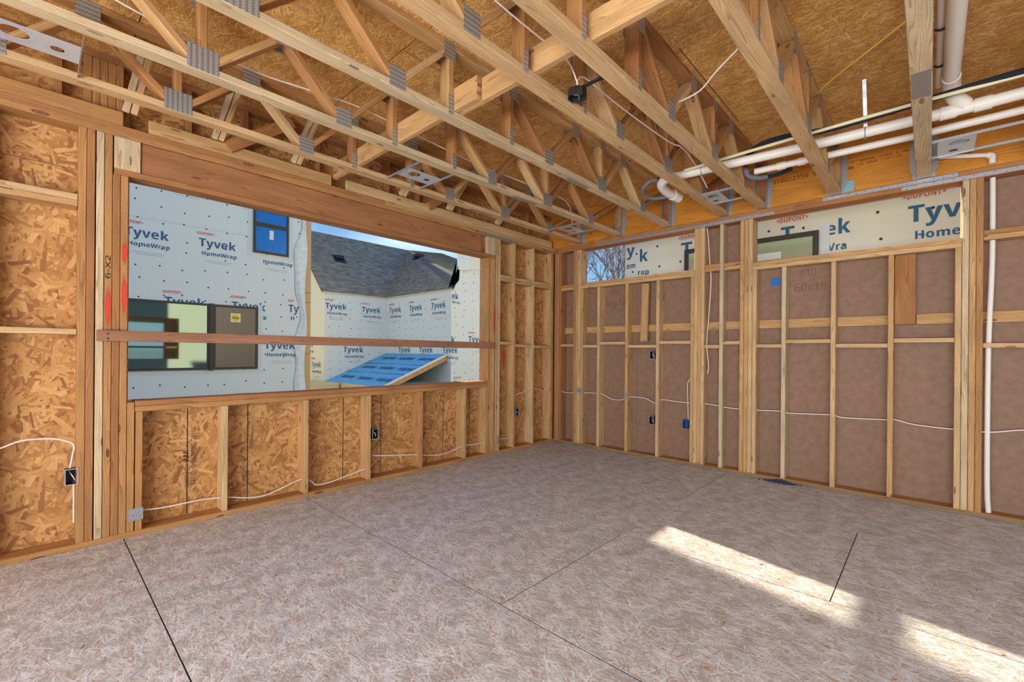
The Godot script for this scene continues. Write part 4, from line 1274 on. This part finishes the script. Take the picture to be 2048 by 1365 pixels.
func left_house() -> void:
	var z := -8.5
	var s := 0.89
	var h := thing("wrapped_house", "tall house in white printed wrap with a blue filmed window", "house", Vector3.ZERO)
	plain_box(h, "wrapped_wall", Vector3(-12.0, -0.55, z - 8.0), Vector3(-0.032, 8.2, z), M.wrap, 0.0)
	plain_box(h, "corner_board", Vector3(-0.032 + 0.005, -0.55, z - 0.16), Vector3(0.138, 8.2, z - 0.005), M.lumber[0])
	for y in [1.162, 2.563, 2.83]:
		plain_box(h, "corner_band", Vector3(-0.032 + 0.004, y, z - 0.165), Vector3(0.138 + 0.001, y + 0.02, z - 0.003), M.header)
	cap_nails(h, Vector3(-5.0, -0.4, z), Vector3.RIGHT, 4.9, 6.2, 4)
	var e := 0.004
	# printed rows of the wrap
	for q in [[-3.805, 3.978, 7], [-2.488, 3.978, 7], [-1.178, 3.981, 4], [-3.118, 2.551, 7], [-1.808, 2.558, 7], [-0.493, 2.581, 8], [-1.074, 1.605, 7], [-2.382, 1.605, 7], [-1.704, 0.167, 1], [-3.756, 0.167, 1], [-3.132, 5.417, 4], [-1.811, 5.417, 4]]:
		wrap_logo(h, Vector3(q[0], q[1], z + e), Vector3.RIGHT, s, q[2])
	letters(h, "lettering", "DUP", Vector3(-0.493 + 0.04, 2.581 - 0.032, z + e), Vector3.RIGHT, Vector3.UP, 0.15, 0.064, M.print_red)
	letters(h, "lettering", "Ty", Vector3(-0.493 + 0.05, 2.581 - 0.37, z + e), Vector3.RIGHT, Vector3.UP, 0.26, 0.267, M.print_blue)
	letters(h, "lettering", "H", Vector3(-0.493 + 0.11, 2.581 - 0.51, z + e), Vector3.RIGHT, Vector3.UP, 0.085, 0.097, M.print_blue)
	# lap of the sheets
	for y in [4.106, 1.671]:
		plain_at(h, "tape_strip", Vector3(-2.5, y, z + 0.002), Vector3.RIGHT, 4.9, 0.045, M.flashing, 0.003)
	# loose wrap hanging at the corner
	var st := SurfaceTool.new()
	st.begin(Mesh.PRIMITIVE_TRIANGLES)
	var rows := 60
	var cols := 10
	var P := []
	for i in rows + 1:
		var y := 7.0 - 7.5 * i / rows
		for k in cols + 1:
			var t := float(k) / cols
			var wdt := 0.24 + 0.06 * sin(y * 2.3) + 0.04 * sin(y * 5.1)
			P.append(Vector3(-0.032 + 0.03 - wdt * (1.0 - t) + 0.03 * sin(y * 3.1 + t * 2.0), y, z + 0.02 + 0.04 * sin(t * PI) * (1.0 + 0.4 * sin(y * 2.0 + t * 5.0)) + 0.006 * sin(y * 7.0)))
	for i in rows:
		for k in cols:
			var a: int = i * (cols + 1) + k
			for j in [a, a + 1, a + cols + 2, a, a + cols + 2, a + cols + 1]:
				st.set_smooth_group(0)
				st.set_uv(Vector2(P[j].x, P[j].y))
				st.add_vertex(P[j])
	st.generate_normals()
	part(h, "loose_wrap", st.commit(), M.wrap)
	# upper window
	window_unit(h, "window", -1.3, -0.463, 3.722, 4.829, z, [[-1.3, -0.463, 3.722, 4.445], [-1.3, -0.463, 4.445, 4.829]], [M.blue_film, M.blue_film])
	plain_box(h, "sticker", Vector3(-0.935, 4.102, z + 0.034), Vector3(-0.837, 4.333, z + 0.036), M.paper, 0.0)
	plain_box(h, "flashing", Vector3(-1.3 - 0.12, 3.722 - 0.09, z + 0.002), Vector3(-1.3 - 0.01, 4.829 + 0.1, z + 0.006), M.flashing, 0.0)
	plain_box(h, "flashing", Vector3(-0.463 + 0.01, 3.722 - 0.09, z + 0.002), Vector3(-0.463 + 0.11, 4.829 + 0.1, z + 0.006), M.flashing, 0.0)
	# wide lower window
	window_unit(h, "window", -4.6, -1.187, 0.796, 2.34, z, [[-4.6, -2.222, 0.796, 2.34], [-2.15, -1.187, 0.796, 2.34]], [M.glass, M.glass_film])
	plain_box(h, "meeting_post", Vector3(-2.222 - 0.01, 0.796 - 0.02, z + 0.03), Vector3(-2.15 + 0.01, 2.34 + 0.01, z + 0.075), M.frame_dark)
	var disc := CylinderMesh.new()
	disc.top_radius = 0.094
	disc.bottom_radius = 0.094
	disc.height = 0.003
	disc.radial_segments = 28
	plain_box(h, "sticker", Vector3(-1.685 - 0.107, 2.045 - 0.107, z + 0.034), Vector3(-1.685 + 0.107, 2.045 + 0.107, z + 0.036), M.paper, 0.0)
	part(h, "sticker_disc", disc, M.sticker, Transform3D(Basis(Vector3.RIGHT, PI / 2), Vector3(-1.685, 2.045, z + 0.038)))
	letters(h, "lettering", "Pella", Vector3(-1.685 - 0.065, 2.045 - 0.03, z + 0.0395), Vector3.RIGHT, Vector3.UP, 0.13, 0.058, M.ink)
	plain_box(h, "flashing", Vector3(-1.187 + 0.01, 0.796 - 0.12, z + 0.002), Vector3(-1.187 + 0.11, 2.34 + 0.07, z + 0.006), M.flashing, 0.0)
	plain_box(h, "flashing", Vector3(-4.7, 0.796 - 0.11, z + 0.002), Vector3(-1.187, 0.796 - 0.02, z + 0.006), M.flashing, 0.0)


func window_unit(parent: Node, called: String, x0: float, x1: float, y0: float, y1: float, z: float, panes: Array, glass: Array) -> void:
	var fr := plain_box(parent, called, Vector3(x0, y0, z + 0.001), Vector3(x1, y1, z + 0.020), M.frame_dark, 0.0)
	var c := fr.position
	for i in panes.size():
		var p: Array = panes[i]
		var t := 0.05
		for q in [[p[0], p[0] + t, p[2], p[3]], [p[1] - t, p[1], p[2], p[3]], [p[0] + t, p[1] - t, p[2], p[2] + t], [p[0] + t, p[1] - t, p[3] - t, p[3]]]:
			plain_box(fr, "sash", Vector3(q[0], q[2], z + 0.012) - c, Vector3(q[1], q[3], z + 0.05) - c, M.frame_dark)
		plain_box(fr, "pane", Vector3(p[0] + t, p[2] + t, z + 0.021) - c, Vector3(p[1] - t, p[3] - t, z + 0.032) - c, glass[i], 0.0)


func courtyard_house() -> void:
	var z1 := -13.0
	var z3 := -8.67
	var x1 := 2.554
	var x2 := 5.203
	var ye := 3.50
	var h := thing("courtyard_house", "low house in white printed wrap under steep grey shingle roofs", "house", Vector3.ZERO)
	plain_box(h, "wrapped_wall", Vector3(x1, -0.55, z1 - 7.0), Vector3(x2 + 0.5, ye, z1), M.wrap, 0.0)
	plain_box(h, "wrapped_wall", Vector3(x2, -0.55, z1 - 7.0), Vector3(11.0, ye, z3), M.wrap, 0.0)
	plain_box(h, "eave_strip", Vector3(x1 - 0.1, ye - 0.02, z1 - 0.05), Vector3(x2, ye + 0.03, z1 + 0.03), M.fascia, 0.0)
	plain_box(h, "eave_strip", Vector3(x2 - 0.03, ye - 0.02, z1), Vector3(x2 + 0.05, ye + 0.03, z3 + 0.03), M.fascia, 0.0)
	cap_nails(h, Vector3(x1, 0.0, z1), Vector3.RIGHT, x2 - x1, 3.3, 6)
	cap_nails(h, Vector3(x2, 0.0, z1), Vector3(0, 0, 1), z3 - z1, 3.3, 7)
	cap_nails(h, Vector3(x2, 0.0, z3), Vector3.RIGHT, 3.0, 4.2, 8)
	# prints on the three walls
	for q in [[2.47, 3.33, 7], [3.97, 3.30, 7], [3.2, 1.65, 7]]:
		wrap_logo(h, Vector3(q[0] + 0.05, q[1] - 0.10, z1 + 0.004), Vector3.RIGHT, 1.0, q[2])
	for q in [[-12.80, 3.32], [-11.35, 3.32], [-9.90, 3.32], [-12.1, 1.66], [-10.65, 1.66], [-9.2, 1.66]]:
		wrap_logo(h, Vector3(x2 - 0.004, q[1] - 0.10, q[0]), Vector3(0, 0, 1), 1.0, 7)
	for q in [[6.62, 3.70, 7], [5.98, 2.08, 7], [5.30, 0.42, 7]]:
		wrap_logo(h, Vector3(q[0], q[1] - 0.10, z3 + 0.004), Vector3.RIGHT, 1.0, q[2])
	for q in [["ek", 5.23, 3.17, 0.30, 0.23], ["Wrap", 5.23, 2.98, 0.37, 0.125], ["k", 5.22, 1.58, 0.16, 0.24], ["rap", 5.22, 1.42, 0.24, 0.115]]:
		letters(h, "lettering", q[0], Vector3(q[1], q[2], z3 + 0.004), Vector3.RIGHT, Vector3.UP, q[3], q[4], M.print_blue)
	for q in [[3.35, -15.3], [1.75, -14.9], [0.95, -14.2]]:
		wrap_logo(h, Vector3(x1 - 0.009, q[0], q[1]), Vector3(0, 0, 1), 1.0, 7)
	# the wall that rises above the eave at the near corner, with a loose flap of wrap
	part(h, "wrapped_wall", flat_poly([Vector3(x2, ye - 0.01, z3 - 0.01), Vector3(7.0, ye - 0.01, z3 - 0.01), Vector3(7.0, 4.7, z3 - 0.01), Vector3(x2 + 0.42, 4.7, z3 - 0.01), Vector3(x2 + 0.36, 3.88, z3 - 0.01)], Vector3(0, 0, -0.2)), M.wrap)
	part(h, "wrap_flap", flat_poly([Vector3(x2 + 0.28, 4.25, z3 + 0.05), Vector3(x2 + 0.88, 4.30, z3 + 0.06), Vector3(x2 + 0.86, 5.02, z3 + 0.02), Vector3(x2 + 0.22, 4.95, z3 + 0.03)], Vector3(0, 0, -0.012)), M.wrap)
	part(h, "wrap_flap", flat_poly([Vector3(x2 + 0.88, 4.30, z3 + 0.05), Vector3(x2 + 1.7, 4.45, z3 + 0.07), Vector3(x2 + 1.72, 5.3, z3 + 0.04), Vector3(x2 + 0.88, 5.1, z3 + 0.03)], Vector3(0, 0, -0.012)), M.wrap_bounce_lit)
	# roofs
	var t := 3.05
	var V := Vector3(x2 + t, ye + t, z1 - t)
	roof_courses(h, "shingles", Vector3(x1 - 0.12, ye + 0.02, z1), Vector3(x2, ye + 0.02, z1), V, Vector3(x1 - 0.12, V.y, V.z), 0.13)
	var hip := Vector3(x2, ye + 0.02, z3)
	# left-facing slope between the valley and the hip
	roof_courses(h, "shingles", Vector3(x2, ye + 0.02, z1), hip + Vector3(0.0, 0.0, 0.12), V + Vector3(0.0, 0.0, 0.02), V, 0.13)
	# the sunny slope that faces this way
	var hf := Vector3(x2 + 0.60, ye + 0.60, z3 - 0.28)
	roof_courses(h, "shingles", hf, hf + Vector3(4.6, 0.0, 0.0), V + Vector3(4.6, 1.03, -3.0), V, 0.13)
	part(h, "hip_strip", flat_poly([hip + Vector3(0, 0, 0.1), hf + Vector3(0.0, 0.02, 0.0), V + Vector3(0.0, 0.02, 0.0)], Vector3(0.02, -0.03, 0)), M.shingle_b)
	part(h, "gable_wall", flat_poly([Vector3(x1, ye - 0.01, z1), Vector3(x1, V.y - 0.04, V.z), Vector3(x1, ye - 0.01, V.z * 2.0 - z1)], Vector3(0.1, 0, 0)), M.wrap_bounce_lit)
	plain_box(h, "side_sheet", Vector3(x1 - 0.006, -0.5, z1 - 6.9), Vector3(x1 - 0.001, ye, z1 - 0.001), M.wrap_bounce_lit, 0.0)
	for q in [[Vector3(3.9, ye + 1.72, z1 - 1.70), 0.0], [Vector3(x2 + 2.2, ye + 2.24, z1 - 0.9), -0.8]]:
		var v := part(h, "roof_vent", box_mesh(Vector3(0.34, 0.16, 0.30), 0.03, 1.0, 1.0, 0), M.vent, Transform3D(Basis(Vector3.UP, q[1]), q[0] + Vector3(0, 0.06, 0.06)))
		part(v, "base_flange", box_mesh(Vector3(0.50, 0.02, 0.46), 0.004, 1.0, 1.0, 0), M.vent, Transform3D(Basis(Vector3.RIGHT, 0.75), Vector3(0, -0.06, 0.0)))
	# lean-to with blue underlay
	var lt := thing("lean_to_roof", "low lean-to roof covered in blue printed underlay", "roof", Vector3.ZERO)
	var a := Vector3(2.60, 0.11, z1 + 0.02)
	var b := Vector3(2.72, 0.11, -9.10)
	var c := Vector3(x2 - 0.01, 1.172, -8.87)
	var d := Vector3(x2 - 0.01, 1.172, z1 + 0.02)
	part(lt, "underlay", flat_poly([a, b, c, d], Vector3(0, -0.03, 0)), M.underlay)
	for f in [0.33, 0.62]:
		part(lt, "underlay_lap", tube([a.lerp(d, f) + Vector3(0, 0.004, 0), b.lerp(c, f) + Vector3(0, 0.004, 0)], 0.012, 5), M.underlay_print)
	var up := (d - a).normalized()
	var along := Vector3(0, 0, 1)
	for row in [0.14, 0.46, 0.78]:
		for k in 3:
			var p := a.lerp(d, row) + along * (0.35 + 1.25 * k + 0.25 * fmod(row * 10.0, 1.0))
			letters(lt, "lettering", ["TITANIUM", "UNDERLAY", "TITANIUM"][k] if false else "UNDERLAYMENT", p + Vector3(-0.012, 0.012, 0) * 0.6, along, up, 0.95, 0.20, M.underlay_print)
	part(lt, "barge_board", flat_poly([b + Vector3(0, -0.02, 0.01), c + Vector3(0, -0.02, 0.01), c + Vector3(0, -0.22, 0.01), b + Vector3(0, -0.22, 0.01)], Vector3(0, 0, -0.04)), M.lumber[1])
	part(lt, "white_edge", flat_poly([b + Vector3(0, 0.012, 0.02), c + Vector3(0, 0.012, 0.02), c + Vector3(0, -0.05, 0.02), b + Vector3(0, -0.05, 0.02)], Vector3(0, 0, -0.05)), M.paper)
	part(lt, "fascia_board", flat_poly([a + Vector3(-0.01, -0.02, 0), b + Vector3(-0.01, -0.02, 0), b + Vector3(-0.01, -0.30, 0), a + Vector3(-0.01, -0.30, 0)], Vector3(0.04, 0, 0)), M.fascia)
	plain_box(lt, "base_wall", Vector3(2.9, -0.55, z1 + 0.03), Vector3(x2 - 0.02, 0.12, -9.3), M.wrap, 0.0)
	plain_box(h, "porch_slab", Vector3(0.8, -0.55, z1 - 1.0), Vector3(2.56, 0.10, z1 + 1.2), M.fascia, 0.0)


func side_house() -> void:
	# the next house, close beyond the fibreboard wall
	var x := 2.2
	var h := thing("neighbour_house", "neighbouring house in printed wrap with bounced light painted cream, seen through the high openings", "house", Vector3.ZERO)
	plain_box(h, "wrapped_wall", Vector3(x, -0.55, -0.10), Vector3(x + 8.0, 6.0, 9.0), M.wrap_bounce_lit, 0.0)
	cap_nails(h, Vector3(x, 2.2, -0.1), Vector3(0, 0, 1), 5.0, 1.6, 12)
	var zd := Vector3(0, 0, 1)
	var xe := x - 0.004
	wrap_logo(h, Vector3(xe, 3.16, 0.869), zd, 0.94, 1)
	letters(h, "lettering", "T", Vector3(xe, 2.85, 0.925), zd, Vector3.UP, 0.17, 0.225, M.print_blue)
	wrap_logo(h, Vector3(xe, 3.165, 2.292), zd, 0.94, 1)
	letters(h, "lettering", "T", Vector3(xe, 2.85, 2.349), zd, Vector3.UP, 0.165, 0.215, M.print_blue)
	letters(h, "lettering", "k", Vector3(xe, 2.862, 3.014), zd, Vector3.UP, 0.13, 0.205, M.print_blue)
	letters(h, "lettering", "e", Vector3(xe, 2.862, 2.885), zd, Vector3.UP, 0.10, 0.13, M.print_blue)
	letters(h, "lettering", "Vra", Vector3(xe, 2.650, 2.90), zd, Vector3.UP, 0.20, 0.10, M.print_blue)
	wrap_logo(h, Vector3(xe, 3.195, 3.65), zd, 0.94, 7)
	letters(h, "lettering", "y", Vector3(xe, 2.93, -0.07), zd, Vector3.UP, 0.155, 0.21, M.print_blue)
	letters(h, "lettering", "k", Vector3(xe, 2.865, 0.185), zd, Vector3.UP, 0.15, 0.22, M.print_blue)
	letters(h, "lettering", "om", Vector3(xe, 2.77, -0.07), zd, Vector3.UP, 0.17, 0.075, M.print_blue)
	letters(h, "lettering", "rap", Vector3(xe, 2.605, 0.15), zd, Vector3.UP, 0.205, 0.10, M.print_blue)
	plain_box(h, "lap_tape", Vector3(x - 0.003, -0.5, 0.10), Vector3(x - 0.001, 6.0, 0.13), M.flashing, 0.0)
	# wide window
	var fr := plain_box(h, "window", Vector3(x - 0.02, 1.4, 0.986), Vector3(x - 0.001, 2.945, 2.80), M.frame_dark, 0.0)
	var c := fr.position
	for q in [[0.986, 1.05, 1.4, 2.945], [2.736, 2.80, 1.4, 2.945], [1.05, 2.736, 2.88, 2.945], [1.05, 2.736, 1.4, 1.46]]:
		plain_box(fr, "sash", Vector3(x - 0.05, q[2], q[0]) - c, Vector3(x - 0.012, q[3], q[1]) - c, M.frame_dark)
	plain_box(fr, "pane", Vector3(x - 0.032, 1.46, 1.05) - c, Vector3(x - 0.021, 2.88, 2.736) - c, M.glass_pale, 0.0)
	plain_box(h, "sticker", Vector3(x - 0.036, 2.62, 1.95), Vector3(x - 0.034, 2.72, 2.36), M.paper, 0.0)
	plain_box(h, "flashing", Vector3(x - 0.006, 1.3, 2.81), Vector3(x - 0.002, 3.05, 2.92), M.flashing, 0.0)


func bare_tree(at: Vector3, height: float, sd: int, label: String) -> void:
	var t := thing("bare_tree", label, "tree", at, "bare trees beyond the houses")
	var r := RandomNumberGenerator.new()
	r.seed = sd
	var big := []
	var small := []
	grow(Vector3.ZERO, Vector3(r.randf_range(-0.08, 0.08), 1, r.randf_range(-0.08, 0.08)).normalized(), height * 0.32, 0.012 * height, 0, r, big, small)
	for q in [["trunk_and_limbs", big, 6], ["twigs", small, 4]]:
		var st := SurfaceTool.new()
		st.begin(Mesh.PRIMITIVE_TRIANGLES)
		for s in q[1]:
			var cy := CylinderMesh.new()
			cy.bottom_radius = s[2]
			cy.top_radius = s[3]
			cy.height = s[0].distance_to(s[1])
			cy.radial_segments = q[2]
			cy.rings = 0
			cy.cap_top = false
			cy.cap_bottom = false
			var y: Vector3 = (s[1] - s[0]).normalized()
			var x := y.cross(Vector3(0.3, 0.1, 1)).normalized()
			st.append_from(cy, 0, Transform3D(Basis(x, y, x.cross(y)), (s[0] + s[1]) * 0.5))
		part(t, q[0], st.commit(), M.bark)


func grow(p: Vector3, dir: Vector3, length: float, rad: float, level: int, r: RandomNumberGenerator, big: Array, small: Array) -> void:
	var q := p + dir * length
	(big if level < 3 else small).append([p, q, rad, rad * 0.68])
	if level >= 7 or rad < 0.003:
		return
	var kids := 3 if level < 2 else r.randi_range(2, 3)
	for i in kids:
		var axis := Vector3(r.randf_range(-1, 1), r.randf_range(-0.2, 0.2), r.randf_range(-1, 1)).normalized()
		var nd := dir.rotated(axis, r.randf_range(0.25, 0.65))
		nd = (nd + Vector3.UP * 0.12).normalized()
		grow(p.lerp(q, r.randf_range(0.75, 1.0)), nd, length * r.randf_range(0.62, 0.85), rad * 0.62, level + 1, r, big, small)
